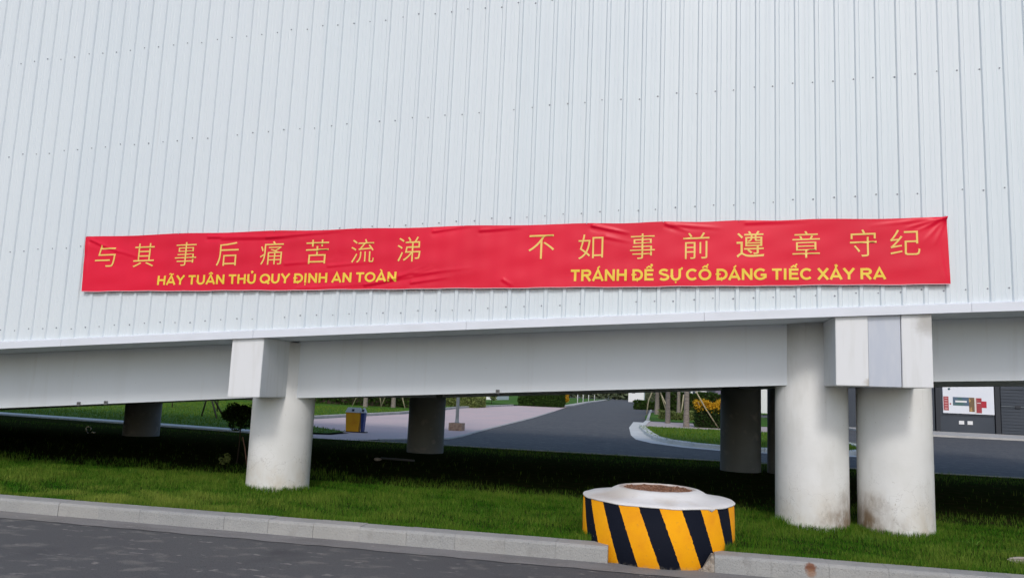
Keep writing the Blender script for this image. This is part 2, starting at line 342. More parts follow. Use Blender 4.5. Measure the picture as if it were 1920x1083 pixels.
def poly_sheet(name, pts, z, material, kind='structure', thick=0.0):
    bm = bmesh.new(); vs = [bm.verts.new((x, y, z)) for x, y in pts]; fc = bm.faces.new(vs)
    bmesh.ops.triangulate(bm, faces=[fc]); bmesh.ops.recalc_face_normals(bm, faces=bm.faces)
    if sum(f.normal.z for f in bm.faces) < 0: bmesh.ops.reverse_faces(bm, faces=bm.faces)
    me = bpy.data.meshes.new(name); bm.to_mesh(me); bm.free(); me.materials.append(material)
    o = bpy.data.objects.new(name, me); COL.objects.link(o); o['kind'] = kind; return o
def inside(P, poly):
    x, y = P[:, 0], P[:, 1]; r = np.zeros(len(P), bool); n = len(poly)
    for i in range(n):
        (x0, y0), (x1, y1) = poly[i], poly[(i + 1) % n]
        if y0 == y1: continue
        r ^= ((y0 > y) != (y1 > y)) & (x < (x1 - x0) * (y - y0) / (y1 - y0) + x0)
    return r

# ------------------------------------------------------------------ ground
struct(MB().add([(-1200, -300, -0.6), (1200, -300, -0.6), (1200, 1500, -0.6), (-1200, 1500, -0.6)], [(0, 1, 2, 3)]), 'ground', M_FAR)
RZ = lambda x: -0.182 - 0.0024 * max(-12.0, min(12.0, x))
rx = [-120, -12, 12, 120]
struct(MB().add([(x, y, RZ(x)) for x in rx for y in (-60, 8.60)], [(2 * i, 2 * i + 2, 2 * i + 3, 2 * i + 1) for i in range(3)]), 'road', M_ROAD)
# gutter: thin concrete strip with an uneven outer edge
xs = [(-60 + i * 0.12) for i in range(1000)]
gv = []; 
for i, x in enumerate(xs):
    gv += [(x, 8.22 + 0.012 * math.sin(x * 5.1) + 0.01 * math.sin(x * 13.7 + 1) + RNG.normal(0, .004), RZ(x) + 0.006), (x, 8.595, RZ(x) + 0.012)]
struct(MB().add(gv, [(2 * i, 2 * i + 2, 2 * i + 3, 2 * i + 1) for i in range(len(xs) - 1)]), 'gutter', M_GUTTER)
# rear road and paving
struct(MB().add([(-80, 21.2, -0.05), (160, 21.2, -0.05), (160, 420, -0.05), (-80, 420, -0.05)], [(0, 1, 2, 3)]), 'rear_road', M_ROAD)
PLAZA = [(-12.6, 21.9), (-10.4, 21.35), (-8.9, 21.3), (-8.35, 22.6), (-7.5, 23.6), (-6.75, 24.6), (-6.72, 26.3), (-6.95, 29.6), (-7.84, 48), (-9.1, 67), (-10.8, 90), (-15.0, 90), (-15.7, 82), (-16.3, 63), (-14.8, 44), (-15.2, 33), (-16.0, 29.6), (-15.6, 28.7), (-12.3, 26.5), (-10.2, 24.7), (-10.3, 23.4), (-12.6, 22.6)]
poly_sheet('plaza_paving', PLAZA, -0.030, M_PAVER)
# pale edging stones between the paving and the road
def kerb_run(pts, step, wd, z0, z1, material, parent, name='kerb_stone', gap=0.012):
    """stones along a polyline; wd to the left of the line"""
    P = [Vector((x, y, 0)) for x, y in pts]; seg = []
    for a, b in zip(P, P[1:]):
        L = (b - a).length; k = max(1, round(L / step)); seg += [(a.lerp(b, i / k), a.lerp(b, (i + 1) / k)) for i in range(k)]
    for a, b in seg:
        d = (b - a).normalized(); nn = Vector((-d.y, d.x, 0)) * wd; a2 = a + d * gap / 2; b2 = b - d * gap / 2
        q = [a2, b2, b2 + nn, a2 + nn]
        c = 0.02
        top = [a2 + nn * (c / wd), b2 + nn * (c / wd), b2 + nn, a2 + nn]
        mb = MB(); mb.add([(v.x, v.y, z0) for v in q] + [(v.x, v.y, z1 - c) for v in q[:2]] + [(v.x, v.y, z1) for v in top],
                          [(3, 2, 1, 0), (0, 1, 5, 4), (4, 5, 7, 6), (6, 7, 8, 9), (2, 3, 9, 8), (1, 2, 8, 7, 5), (3, 0, 4, 6, 9)])
        mb.build(name, material, parent)
ke = bpy.data.objects.new('plaza_edging', None); COL.objects.link(ke); ke['kind'] = 'structure'
kerb_run([(-8.35, 22.6), (-7.5, 23.6), (-6.75, 24.6), (-6.72, 26.3), (-6.95, 29.6), (-7.84, 48), (-9.1, 67)], 1.2, 0.16, -0.06, -0.018, M_PALE, ke, 'edging_stone')

# lawns beyond
LAWN_NEAR = [(-60, 29.5), (-23, 24.7), (-17.4, 23.7), (-12.6, 22.6), (-10.35, 23.45), (-10.3, 24.6), (-12.3, 26.4), (-15.6, 28.6), (-16.2, 29.6), (-15.4, 33), (-15.0, 44), (-16.5, 63), (-15.9, 84), (-30, 100), (-70, 100)]
poly_sheet('rear_lawn', LAWN_NEAR, 0.02, M_LAWN)
kl = bpy.data.objects.new('lawn_kerb', None); COL.objects.link(kl); kl['kind'] = 'structure'
kerb_run([(-10.3, 24.6), (-12.3, 26.4), (-15.6, 28.6)], 0.8, 0.10, -0.06, -0.005, M_PALE, kl)
kerb_run([(-16.1, 29.7), (-15.4, 33), (-15.0, 44), (-16.5, 63), (-15.9, 84)], 1.0, 0.18, -0.06, 0.10, M_PALE, kl)
# footpath on the far side of the gallery's shade
fp = bpy.data.objects.new('footpath', None); COL.objects.link(fp); fp['kind'] = 'structure'
kerb_run([(-46, 27.6), (-23, 23.85), (-17.4, 22.95), (-12.3, 22.0), (-10.4, 21.45)], 0.9, 0.62, -0.06, 0.045, M_PATH, fp, 'paving_slab')
# verge under and in front of the gallery
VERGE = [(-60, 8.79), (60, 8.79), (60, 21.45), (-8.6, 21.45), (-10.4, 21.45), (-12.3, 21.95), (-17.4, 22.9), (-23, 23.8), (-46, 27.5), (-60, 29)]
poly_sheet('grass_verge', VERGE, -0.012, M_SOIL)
kb = bpy.data.objects.new('verge_edging', None); COL.objects.link(kb); kb['kind'] = 'structure'
kerb_run([(22, 21.45), (-8.5, 21.45)], 1.0, 0.10, -0.06, 0.012, M_PALE, kb, 'edging_stone')
kb.children[0]['kind'] = 'structure'
# island with palms
ISL = [(-1.15, 41), (-0.62, 33.5), (-0.3, 30.6), (0.19, 28.9), (1.07, 27.5), (1.9, 26.9), (4, 26.6), (6.0, 27.4), (7.3, 29.4), (7.6, 33), (7.2, 38), (6.6, 41)]
poly_sheet('island_lawn', ISL, 0.05, M_LAWN)
ISL2 = [(-1.0, 50.5), (9.0, 50.5), (9.4, 57), (10.0, 78), (-0.9, 78), (-1.3, 63)]
poly_sheet('island_lawn', ISL2, 0.05, M_LAWN)
struct(MB().box(-1.0, 8.4, 41.05, 50.45, -0.2, 0.03), 'island_crossing', mat('pale_pink_slabs', (0.50, 0.43, 0.41), 0.85, noise=[(1.2, 4, (0.40, 0.35, 0.33), 0.45, 0.7)]))
ik = bpy.data.objects.new('island_kerb', None); COL.objects.link(ik); ik['kind'] = 'structure'
kerb_run([(-1.0, 50.3), (-1.15, 41), (-0.62, 33.5), (-0.3, 30.6), (0.19, 28.9), (1.07, 27.5), (1.9, 26.9), (4, 26.6), (6.0, 27.4), (7.3, 29.4), (7.6, 33), (7.2, 38)], 0.8, 0.30, -0.1, 0.09, M_PATH, ik)
poly_sheet('island_gutter', [(-1.75, 50), (-1.65, 41), (-1.25, 33.2), (-0.95, 30.2), (-0.35, 28.4), (0.7, 26.9), (1.8, 26.3), (4, 26.1), (6.3, 26.9), (7.0, 28), (6, 27.5), (4, 26.7), (1.9, 27), (1.07, 27.6), (.19, 29), (-.3, 30.7), (-.6, 33.5), (-1.1, 41), (-1.0, 50)], -0.042, M_PATH)
kerb_run([(-1.3, 90), (-1.1, 63), (-1.0, 52)], 1.2, 0.2, -0.1, 0.1, M_PALE, ik)
FARL = [(-11.2, 92), (-10.9, 97), (-13.0, 140), (-16, 250), (-60, 250), (-70, 101), (-30, 101), (-15.9, 86)]
poly_sheet('far_lawn', FARL, 0.03, M_LAWN)
fk = bpy.data.objects.new('far_kerb', None); COL.objects.link(fk); fk['kind'] = 'structure'
kerb_run([(-10.9, 90), (-10.8, 97), (-12.8, 140), (-15.6, 230)], 3.0, 0.9, -0.1, 0.12, M_PALE, fk)
kerb_run([(-6.0, 235), (-4.0, 132), (-3.2, 110)], 4.0, 0.3, -0.1, 0.14, M_PALE, fk)
poly_sheet('far_lawn', [(-3.7, 132), (-2.6, 96), (30, 96), (40, 235), (-5.7, 235)], 0.03, M_LAWN)
struct(MB().box(12.3, 70, 50.2, 58.0, -0.2, 0.06), 'pavement', M_PALE)

# front kerb, one stone after the other, broken where the drum stands in it
kerb = bpy.data.objects.new('kerb', None); COL.objects.link(kerb); kerb['kind'] = 'structure'
KP = [(8.550, -0.34), (8.562, -0.030), (8.570, -0.012), (8.590, 0.0), (8.820, 0.002), (8.820, -0.34)]
def kstone(L):
    mb = MB(); mb.sweep(KP, [0.0008, L - 0.0008], lambda x: 0.0); return mb
master = kstone(0.56).build('kerb_stone', M_KERB, kerb, bevel=0.0018)
first = True
k0 = -0.54
for side in (0, 1):
    for i in range(46):
        x = (-0.54 - 0.56 * (i + 1)) if side == 0 else (0.56 + 0.56 * i)
        o = master if first else bpy.data.objects.new('kerb_stone', master.data)
        if not first: COL.objects.link(o); o.parent = kerb
        first = False
        o.location = (x, RNG.normal(0, 0.0015), RNG.normal(0, 0.0012))
# broken end with mortar beside the drum
bk = MB(); bk.sweep([(8.54, -0.30), (8.545, -0.10), (8.58, -0.012), (8.81, -0.008), (8.81, -0.30)], [0.40, 0.44, 0.49, 0.53, 0.558], lambda x: -1.25 * max(0, 0.535 - x) - 0.02 * math.sin(x * 90))
bk.build('mortar_fillet', mat('rough_mortar', (0.36, 0.32, 0.27), 0.95, noise=[(14, 5, (0.24, 0.20, 0.16), 0.45, 0.62)], bump=(28, 1, 0.03)), kerb)

# ------------------------------------------------------------------ grass blades
cols_xy = [(-5.68, 11.1, .47), (1.97, 11.1, .47), (3.0, 11.1, .47), (-5.78, 18.9, .47), (1.8, 18.9, .47), (2.85, 18.9, .47), (-13.75, 18.9, .47), (-0.03, 9.35, .875)]
def grassy(n, x0, x1, y0, y1, z=-0.012):
    P = np.stack([RNG.uniform(x0, x1, n), RNG.uniform(y0, y1, n), np.full(n, z)], 1)
    for cx, cy, r in cols_xy: P = P[(P[:, 0] - cx) ** 2 + (P[:, 1] - cy) ** 2 > r * r]
    return P
def patch(P):
    a = np.sin(P[:, 0] * 1.3 + 1.7 * np.sin(P[:, 1] * 0.9 + 1)) * np.sin(P[:, 1] * 1.7 + 1.3 * np.sin(P[:, 0] * .7))
    b = np.sin(P[:, 0] * 4.1 + 2 * np.sin(P[:, 1] * 3.3)) * np.sin(P[:, 1] * 5.2 + 1.5 * np.sin(P[:, 0] * 2.9))
    return a, b
def tint_of(P):
    a, b = patch(P); yel = np.clip((-P[:, 0] - 3.5) / 5, 0, 1) * np.clip((10.4 - P[:, 1]) / 1.2, 0, 1)
    return np.clip(0.27 + 0.15 * a + 0.16 * b + RNG.normal(0, 0.17, len(P)) + yel * 0.45 * (0.6 + b), 0, 1)
P = np.concatenate([grassy(190000, -13, 6.5, 8.83, 12.2), grassy(24000, -13, 6.5, 8.80, 9.0), grassy(60000, -20, 14, 12.2, 16), grassy(60000, -26, 20, 16, 21.4)])
# hardly anything grows in the deep shade: thin the grass out there
a, b = patch(P); deep = np.clip((P[:, 1] - 12.6 - 0.5 * a) / 1.0, 0, 1) * np.clip((19.7 + 0.4 * b + np.where(P[:, 0] < -8, 1.6, 0) - P[:, 1]) / 0.9, 0, 1)
P = P[RNG.uniform(0, 1, len(P)) > deep * 0.97]
a, b = patch(P); far = P[:, 1] > 12.2
h = (0.056 + 0.016 * a + 0.020 * b) * RNG.uniform(0.5, 1.35, len(P)); h = np.where(far, h * 1.2, h)
tag(blades('grass', P, h, 0.0052, M_GRASS, tint_of(P)), 'short mown green grass between the front kerb and the shade under the gallery', 'grass', kind='stuff')
W = []
for k in range(30):
    cx, cy = RNG.uniform(-10.5, 5), RNG.uniform(8.95, 12.4); q = RNG.normal(0, .05, (26, 2)); W.append(np.stack([cx + q[:, 0], cy + q[:, 1], np.full(26, -.01)], 1))
P2 = np.concatenate(W); P2 = P2[(P2[:, 0] + .03) ** 2 + (P2[:, 1] - 9.35) ** 2 > .8]
tag(blades('broad_weeds', P2, RNG.uniform(.07, .13, len(P2)), .016, leafmat('weed_blade', (0.04, .13, .008), (.12, .22, .03)), RNG.uniform(0, 1, len(P2)), lean=.8), 'broad bladed weeds standing out of the front grass', 'weeds', kind='stuff')
# longer tufts round the column feet
T = []
for cx, cy, r in cols_xy[:3]:
    n = 900; t = RNG.uniform(PI, 2 * PI, n); q = r + np.abs(RNG.normal(0, 0.035, n)); T.append(np.stack([cx + q * np.cos(t), cy + q * np.sin(t), np.full(n, -0.012)], 1))
n = 260; T.append(np.stack([RNG.normal(1.53, 0.05, n), RNG.normal(10.78, 0.05, n), np.full(n, -0.012)], 1))
n = 700; t = RNG.uniform(PI * 1.08, PI * 1.92, n); T.append(np.stack([-0.03 + .875 * np.cos(t), 9.35 + .885 * np.sin(t), np.full(n, -0.012)], 1)); T[-1] = T[-1][T[-1][:, 1] > 8.84]
P = np.concatenate(T); hh = RNG.uniform(0.05, 0.12, len(P)); hh[2700:2960] *= 1.7
tag(blades('grass_tufts', P, hh, 0.007, M_GRASS, RNG.uniform(0, 0.55, len(P)), lean=0.3), 'longer grass tufts round the feet of the front columns and drum', 'grass', kind='stuff')
# ragged grass on the lawns behind
n = 60000; P = np.stack([RNG.uniform(-40, -10.3, n), RNG.uniform(22.5, 50, n), np.full(n, 0.02)], 1); P = P[inside(P, LAWN_NEAR)]
n = 16000; Q = np.stack([RNG.uniform(-1.2, 7.5, n), RNG.uniform(26.7, 41, n), np.full(n, 0.05)], 1); Q = Q[inside(Q, ISL)]
P = np.concatenate([P, Q]); tag(blades('lawn_grass', P, RNG.uniform(0.04, 0.11, len(P)), 0.02, M_GRASS, RNG.uniform(0.1, 0.8, len(P))), 'bright green lawn grass beyond the gallery and on the island', 'grass', kind='stuff')

# ------------------------------------------------------------------ the gallery
G = lambda x: 0.0602 * x - 0.0005 * x * x
gal = empty('elevated_gallery', 'long white ribbed metal gallery on round concrete columns, sloping down to the left', 'building', (0, 9.93, 0))
def gp(mb, name, material, **k):
    o = mb.build(name, material, None, **k); o.parent = gal; o.matrix_parent_inverse = Matrix.Translation((0, -9.93, 0)); return o
YW = 9.93; RS = 0.2412; RX = -1.028; TOP = 9.6
for k in range(-30, 15):
    r_first = RX + RS * 4 * k; prof = []
    dy = 0.0009 if k % 2 else 0.0
    def rib(c, half=False, start=False):
        q = [(c - 0.033, YW), (c - 0.019, YW - 0.021), (c + 0.019, YW - 0.021), (c + 0.033, YW)]
        if half: return q[:3]            # the last rib is lapped by the next sheet
        if start: return [(c - 0.033, YW - 0.0018), (c - 0.0195, YW - 0.0235), (c + 0.0195, YW - 0.0235), (c + 0.0335, YW)]
        return q
    prof = rib(r_first, start=True)
    for j in range(1, 5):
        c = r_first + RS * j
        prof += [(c - RS * 0.62, YW), (c - RS * 0.60, YW - 0.0022), (c - RS * 0.56, YW - 0.0022), (c - RS * 0.54, YW)]
        prof += [(c - RS * 0.42, YW), (c - RS * 0.40, YW - 0.0022), (c - RS * 0.36, YW - 0.0022), (c - RS * 0.34, YW)]
        prof += rib(c, half=(j == 4))
    zs = (2.60, TOP); vs = []; fs = []; n = len(prof)
    for z in zs: vs += [(x, y + dy, z + G(x)) for x, y in prof]
    fs = [(i, i + 1, n + i + 1, n + i) for i in range(n - 1)]
    gp(MB().add(vs, fs), 'cladding_sheet', M_CLAD)
# screws in rows at every purlin
mb = MB()
for i in range(-62, 46):
    c = RX + RS * i - 0.050
    for zr in (2.8019, 4.0093, 5.5219, 7.0401, 8.56):
        jx = RNG.normal(0, 0.006); jz = RNG.normal(0, 0.010); x = c + jx; z = zr + G(x) + jz; n = 6
        if RNG.uniform() < 0.03: continue
        r1 = 0.0105 * RNG.uniform(.8, 1.15)
        vs = [(x + r1 * math.cos(PI / 3 * q), YW - 0.002, z + r1 * math.sin(PI / 3 * q)) for q in range(n)] + [(x + r1 * .7 * math.cos(PI / 3 * q), YW - 0.010, z + r1 * .7 * math.sin(PI / 3 * q)) for q in range(n)]
        mb.add(vs, [(q, (q + 1) % n, n + (q + 1) % n, n + q) for q in range(n)] + [tuple(range(n, 2 * n))])
o = gp(mb, 'screw_heads', M_SCREW); o['kind'] = 'stuff'
# drip trim in lengths
x = -30.0; i = 0
while x < 12.9:
    x1 = x + 3.05
    nseg = 4; xs_ = [x + 0.002 + (x1 - x - 0.004) * q / nseg for q in range(nseg + 1)]
    gp(MB().sweep([(9.875, 2.5256), (9.875, 2.628), (9.89, 2.6354), (9.945, 2.650), (9.945, 2.535), (9.96, 2.535), (9.96, 2.5256)], xs_, G), 'trim_strip', M_TRIM)
    x = x1
blend_in(M_BEAM, (0.50, 0.49, 0.46), lambda n, l: mth(n, l, 'MULTIPLY', rng(n, l, nz(n, l, 2.4, 6, (2.5, 1, .10), .6), 0.56, 0.74), 0.18))
M_BARE0 = mat('grey_clamp', (0.16, 0.16, 0.16), 0.5)
SOF = 2.532
lin = [-30 + 1.0 * q for q in range(44)]
gp(MB().sweep([(9.95, SOF), (19.85, SOF), (19.85, SOF + 0.06), (9.95, SOF + 0.06)], lin, G), 'soffit', M_BEAM)
# beams: straight between the columns
def zb_left(x): return 1.303 + 0.0807 * (x + 6.41)
def zb_mid(x): return 1.375 + 0.0668 * (x + 5.04)
def zb_right(x): return 1.9375 + 0.051 * (x - 3.42)
def beam(x0, x1, zb, y0, y1):
    n = 8; mb = MB(); vs = []; xs_ = [x0 + (x1 - x0) * q / n for q in range(n + 1)]
    for x in xs_: vs += [(x, y0, zb(x)), (x, y1, zb(x)), (x, y1, G(x) + SOF - 0.002), (x, y0, G(x) + SOF - 0.002)]
    fs = [(0, 1, 2, 3), (4 * n + 3, 4 * n + 2, 4 * n + 1, 4 * n)]
    for q in range(n):
        for j in range(4): a = 4 * q + j; b = 4 * q + (j + 1) % 4; fs.append((a, a + 4, b + 4, b))
    return gp(mb.add(vs, fs), 'beam', M_BEAM)
for (ya, yb) in ((10.80, 11.25), (18.75, 19.2)):
    up = 0.13 if ya > 15 else 0.0
    beam(-13.75, -6.05, (lambda x: zb_left(x) + up * min(1, (-6.05 - x) / 4)), ya, yb); beam(-5.36, 1.62, zb_mid, ya, yb); beam(3.35, 11.0, zb_right, ya, yb); beam(-22.0, -13.76, lambda x: zb_left(-13.75) + up + 0.085 * (x + 13.75), ya, yb)
for cx, zf in ((-5.72, 1.352), (1.97, 1.86), (3.0, 1.93)):
    gp(MB().hexa([(cx - .25, 11.3, zf), (cx + .25, 11.3, zf), (cx + .25, 18.7, zf), (cx - .25, 18.7, zf), (cx - .25, 11.3, G(cx - .25) + SOF - .003), (cx + .25, 11.3, G(cx + .25) + SOF - .003), (cx + .25, 18.7, G(cx + .25) + SOF - .003), (cx - .25, 18.7, G(cx - .25) + SOF - .003)]), 'cross_beam', M_BEAM)
for (x, zb) in ((-9.0, zb_left), (-8.52, zb_left), (-2.28, zb_mid)):
    z = zb(x); gp(MB().box(x - .025, x + .025, 10.775, 10.86, z - .012, z + .045), 'clamp', M_BARE0)
    gp(MB().tube([(x, 10.782, z + .03), (x, 10.76, z + .03)], .008, 6), 'clamp_bolt', M_BARE0)
# cladding boxes over the column heads
def capbox(x0, x1, y0, y1, z0, z1, name, material, bev=0.006):
    e = 0.003
    return gp(MB().hexa([(x0, y0, z0), (x1, y0, z1), (x1, y1, z1), (x0, y1, z0), (x0, y0, G(x0) + SOF - e), (x1, y0, G(x1) + SOF - e), (x1, y1, G(x1) + SOF - e), (x0, y1, G(x0) + SOF - e)]), name, material, bevel=bev)
capbox(-5.935, -5.455, 9.925, 10.98, 1.346, 1.362, 'column_cap', M_BOX)
capbox(2.05, 2.418, 9.925, 10.98, 1.822, 1.828, 'column_cap', M_BOX)
capbox(2.792, 3.128, 9.925, 10.98, 1.826, 1.836, 'column_cap', M_BOX)
capbox(2.424, 2.786, 9.945, 10.9, 1.826, 1.830, 'joint_cover_plate', M_PLATE, 0.003)
# columns
M_SHADECOL = mat('shade_toned_column', (0.21, 0.225, 0.235), 0.8, 0.25, noise=[(1.5, 5, (0.17, 0.18, 0.185), 0.45, 0.7), (6, 5, (0.28, 0.285, 0.285), 0.58, 0.75)], bump=(8, .3, .01))  # rear columns: the shade under the gallery is put into this darker colour
def column(cx, cy, r, ztop, seed):
    prof = [(r * 1.004, -0.25), (r * 1.004, 0.0), (r, 0.3), (r * 0.998, 1.0), (r * 0.996, ztop)]
    c = gp(MB().lathe(prof, (cx, cy, 0), 64), 'column', M_SHADECOL if cy > 15 else M_COLUMN)
    if cy > 15: c['label'] = 'column of the rear row, its shade put into a darker colour'
    return c
column(-5.68, 11.1, 0.462, G(-5.68) + SOF - .004, 0)
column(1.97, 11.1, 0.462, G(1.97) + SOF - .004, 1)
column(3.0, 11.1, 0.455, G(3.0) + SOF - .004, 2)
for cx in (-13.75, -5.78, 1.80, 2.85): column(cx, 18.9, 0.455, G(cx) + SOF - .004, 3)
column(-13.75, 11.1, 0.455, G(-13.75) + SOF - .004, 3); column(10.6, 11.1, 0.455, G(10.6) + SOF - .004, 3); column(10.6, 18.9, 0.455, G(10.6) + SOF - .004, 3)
# back wall, ends and roof
prof = []; xs_ = [RX + RS * q for q in range(-120, 60)]
vs = []; 
for x in xs_:
    for dx, dy in ((-.033, 0), (-.019, .03), (.019, .03), (.033, 0)): vs.append((x + dx, 19.87 + dy, 2.52 + G(x)))
n = len(vs); vs = vs + [(a, b, c + TOP - 2.52) for a, b, c in vs]
gp(MB().add(vs, [(i, i + 1, n + i + 1, n + i) for i in range(n - 1)]), 'rear_cladding', M_CLAD)
gp(MB().sweep([(9.7, TOP + 0.0), (14.9, TOP + 0.9), (20.1, TOP + 0.0), (20.1, TOP - 0.12), (14.9, TOP + .78), (9.7, TOP - .12)], lin, G), 'roof', M_TRIM)
for xe in (-30.0, 12.55):
    gp(MB().add([(xe, 9.95, SOF + G(xe)), (xe, 19.86, SOF + G(xe)), (xe, 19.86, TOP + G(xe) - .13), (xe, 14.9, TOP + .77 + G(xe)), (xe, 9.95, TOP + G(xe) - .13)], [(0, 1, 2, 3, 4)]), 'end_wall', M_CLAD)

# ------------------------------------------------------------------ banner
BY = 9.872
tx = [-8.434, -6.346, -2.4245, 0.022, 3.306]; tz = [3.600, 3.668, 3.770, 3.818, 3.874]
bx = [-8.399, -5.441, -2.384, 3.3285]; bz = [2.778, 2.842, 2.921, 3.062]
TIES = [-8.43, -6.9, -5.4, -4.1, -2.65, -1.0, -0.02, 0.91, 1.86, 3.30]
def ztop(x):
    z = np.interp(x, tx, tz)
    for a_, b_ in zip(TIES, TIES[1:]):
        t = np.clip((x - a_) / (b_ - a_), 0, 1); z = z - 0.012 * np.sin(PI * t) ** 2 * ((x >= a_) & (x <= b_))
    return z
def zbot(x): return np.interp(x, bx, bz) + 0.003 * np.sin(x * 4.0) + 0.002 * np.sin(x * 11)
FOLDS = [(-8.34,3.552,-7.80,3.347,1),(-7.9,3.40,-7.3,3.24,.4),(-6.42,3.600,-5.22,3.611,1),(-6.2,3.57,-5.0,3.60,.7),(-5.51,3.595,-4.35,3.700,1),(-4.00,2.944,-2.94,3.140,1),(-3.66,3.025,-3.04,3.185,1),(-3.53,3.073,-3.13,3.214,0.6),(-3.34,2.984,-2.80,3.067,0.8),(-3.07,3.686,-2.49,3.771,0.8),(-2.42,3.701,-1.83,3.744,0.8),(-0.92,3.765,-0.43,3.661,1.6),(-0.75,3.618,-0.39,3.544,0.5),(0.02,3.787,0.31,3.687,1),(0.09,3.778,0.72,3.729,0.8),(3.31,3.871,2.83,3.731,1.2),(3.31,3.871,2.94,3.684,1),(3.31,3.871,3.05,3.575,0.8),(3.31,3.871,3.16,3.529,0.8),(3.28,3.864,2.42,3.762,0.7),(-2.08,3.041,-1.94,2.958,0.7),(-4.56,3.199,-3.86,3.268,0.5),
         (-5.2,3.22,-4.3,3.30,.4),(-3.3,3.10,-2.5,3.20,.5),(3.30,2.95,3.20,3.6,.5),(-8.38,3.5,-8.36,2.85,.5),(-5.0,2.88,-3.9,2.96,.4),(1.0,3.80,1.8,3.83,.5)]
def bdisp(x, z):
    d = 0.004 + 0.006 * np.sin(x * 1.9 + 0.5) * np.sin((z - 2.8) * 3) + 0.0012 * np.sin(x * 26.05 + 1.0)
    d = d + 0.0018 * np.sin(x * 3.1 + z * 17) + 0.0012 * np.sin(x * 6.3 - z * 23 + 2)
    for (x0, z0, x1, z1, w_) in FOLDS:
        dx, dz = x1 - x0, z1 - z0; L2 = dx * dx + dz * dz; t = ((x - x0) * dx + (z - z0) * dz) / L2
        tc = np.clip(t, 0, 1); qx = x - (x0 + tc * dx); qz = z - (z0 + tc * dz)
        side = (dx * (z - z0) - dz * (x - x0)) / math.sqrt(L2)
        r = np.sqrt(qx * qx + qz * qz); e = (1 - tc) ** 0.7 * (0.35 + 0.65 * np.clip(t * 6 + 1, 0, 1))
        d = d + w_ * e * (0.0140 * np.exp(-(r / 0.020) ** 2) - 0.006 * np.exp(-((side + 0.035) ** 2 + (qx * qx + qz * qz - side * side).clip(0)) / 0.03 ** 2))
    return d.clip(-0.004)
nx, nz_ = 900, 60
u = np.linspace(0, 1, nx); v = np.linspace(0, 1, nz_); UU, VV = np.meshgrid(u, v, indexing='ij')
XT = np.interp(UU, [0, 1], [-8.434, 3.306]); XB = np.interp(UU, [0, 1], [-8.399, 3.3285]); XX = XB * (1 - VV) + XT * VV
ZZ = zbot(XX) * (1 - VV) + ztop(XX) * VV
YY = BY - bdisp(XX, ZZ)
V = np.stack([XX, YY, ZZ], -1).reshape(-1, 3); idx = np.arange(nx * nz_).reshape(nx, nz_)
F = np.stack([idx[:-1, :-1], idx[1:, :-1], idx[1:, 1:], idx[:-1, 1:]], -1).reshape(-1, 4)
V2 = V + np.array([0, 0.0025, 0]); 
ban = npmesh('safety_banner', np.concatenate([V, V2]), np.concatenate([F, F[:, ::-1] + len(V)]), M_RED)
ban.data.polygons.foreach_set('use_smooth', [True] * len(ban.data.polygons))
tag(ban, 'long red safety banner with yellow Chinese and Vietnamese lettering tied along the white wall', 'banner')
hx = np.linspace(-8.399, 3.3285, 900); hz = zbot(hx); hy = BY - bdisp(hx, hz)
V = np.concatenate([np.stack([hx, hy - .0018, hz - 0.004], 1), np.stack([hx, hy - .0018, hz + 0.005], 1)]); n = len(hx)
npmesh('hem', V, np.stack([np.arange(n - 1), np.arange(1, n), np.arange(1, n) + n, np.arange(n - 1) + n], 1), M_HEM, parent=ban)
mb = MB()
for t in TIES[1:-1] + [-8.41, 3.29]:
    z = float(ztop(np.array(t))) - 0.012
    o = MB().tube([(t, BY - .014, z), (t + .004, BY - .016, z + .02), (t, BY + 0.02, z + .035)], 0.004, 6).build('cable_tie', M_TRIM, ban)

def glyphs(text, offset=0.0):
    c = bpy.data.curves.new('lettering', 'FONT'); c.body = text; c.offset = offset; c.fill_mode = 'FRONT'; c.resolution_u = 6; c.space_character = 1.0 + offset * 1.2
    o = bpy.data.objects.new('lettering', c); COL.objects.link(o)
    dg = bpy.context.evaluated_depsgraph_get(); me = bpy.data.meshes.new_from_object(o.evaluated_get(dg))
    bpy.data.objects.remove(o); bpy.data.curves.remove(c); me.name = 'lettering'
    return me
def place(me, x0, x1, zl0, zl1, zh0, zh1, material, capbox=None, proud=0.0045):
    """fit the glyph outline to the quad on the banner and lay it on the cloth"""
    bm = bmesh.new(); bm.from_mesh(me)
    xs_ = [v.co.x for v in bm.verts]; ys_ = [v.co.y for v in bm.verts]; a_, b_ = min(xs_), max(xs_)
    lo, hi = (min(ys_), max(ys_)) if capbox is None else capbox
    for v in bm.verts:
        t = (v.co.x - a_) / (b_ - a_); s_ = (v.co.y - lo) / (hi - lo)
        x = x0 + (x1 - x0) * t; z = (zl0 * (1 - t) + zl1 * t) * (1 - s_) + (zh0 * (1 - t) + zh1 * t) * s_
        v.co = (x, -v.co.z * 0.2, z)
    zlo = min(v.co.z for v in bm.verts); zhi = max(v.co.z for v in bm.verts)
    st = 0.035
    for k in range(int((x1 - x0) / st)):
        bmesh.ops.bisect_plane(bm, geom=bm.verts[:] + bm.edges[:] + bm.faces[:], plane_co=(x0 + st * (k + .5), 0, 0), plane_no=(1, 0, 0))
    for k in range(int((zhi - zlo) / st) + 1):
        bmesh.ops.bisect_plane(bm, geom=bm.verts[:] + bm.edges[:] + bm.faces[:], plane_co=(0, 0, zlo + st * (k + .5)), plane_no=(0, 0, 1))
    co = np.array([v.co[:] for v in bm.verts]); d = bdisp(co[:, 0], co[:, 2])
    for v, q in zip(bm.verts, d): v.co.y += BY - q - proud
    bmesh.ops.recalc_face_normals(bm, faces=bm.faces)
    bm.to_mesh(me); bm.free(); me.materials.clear(); me.materials.append(material)
    o = bpy.data.objects.new('lettering', me); COL.objects.link(o); o.parent = ban; return o
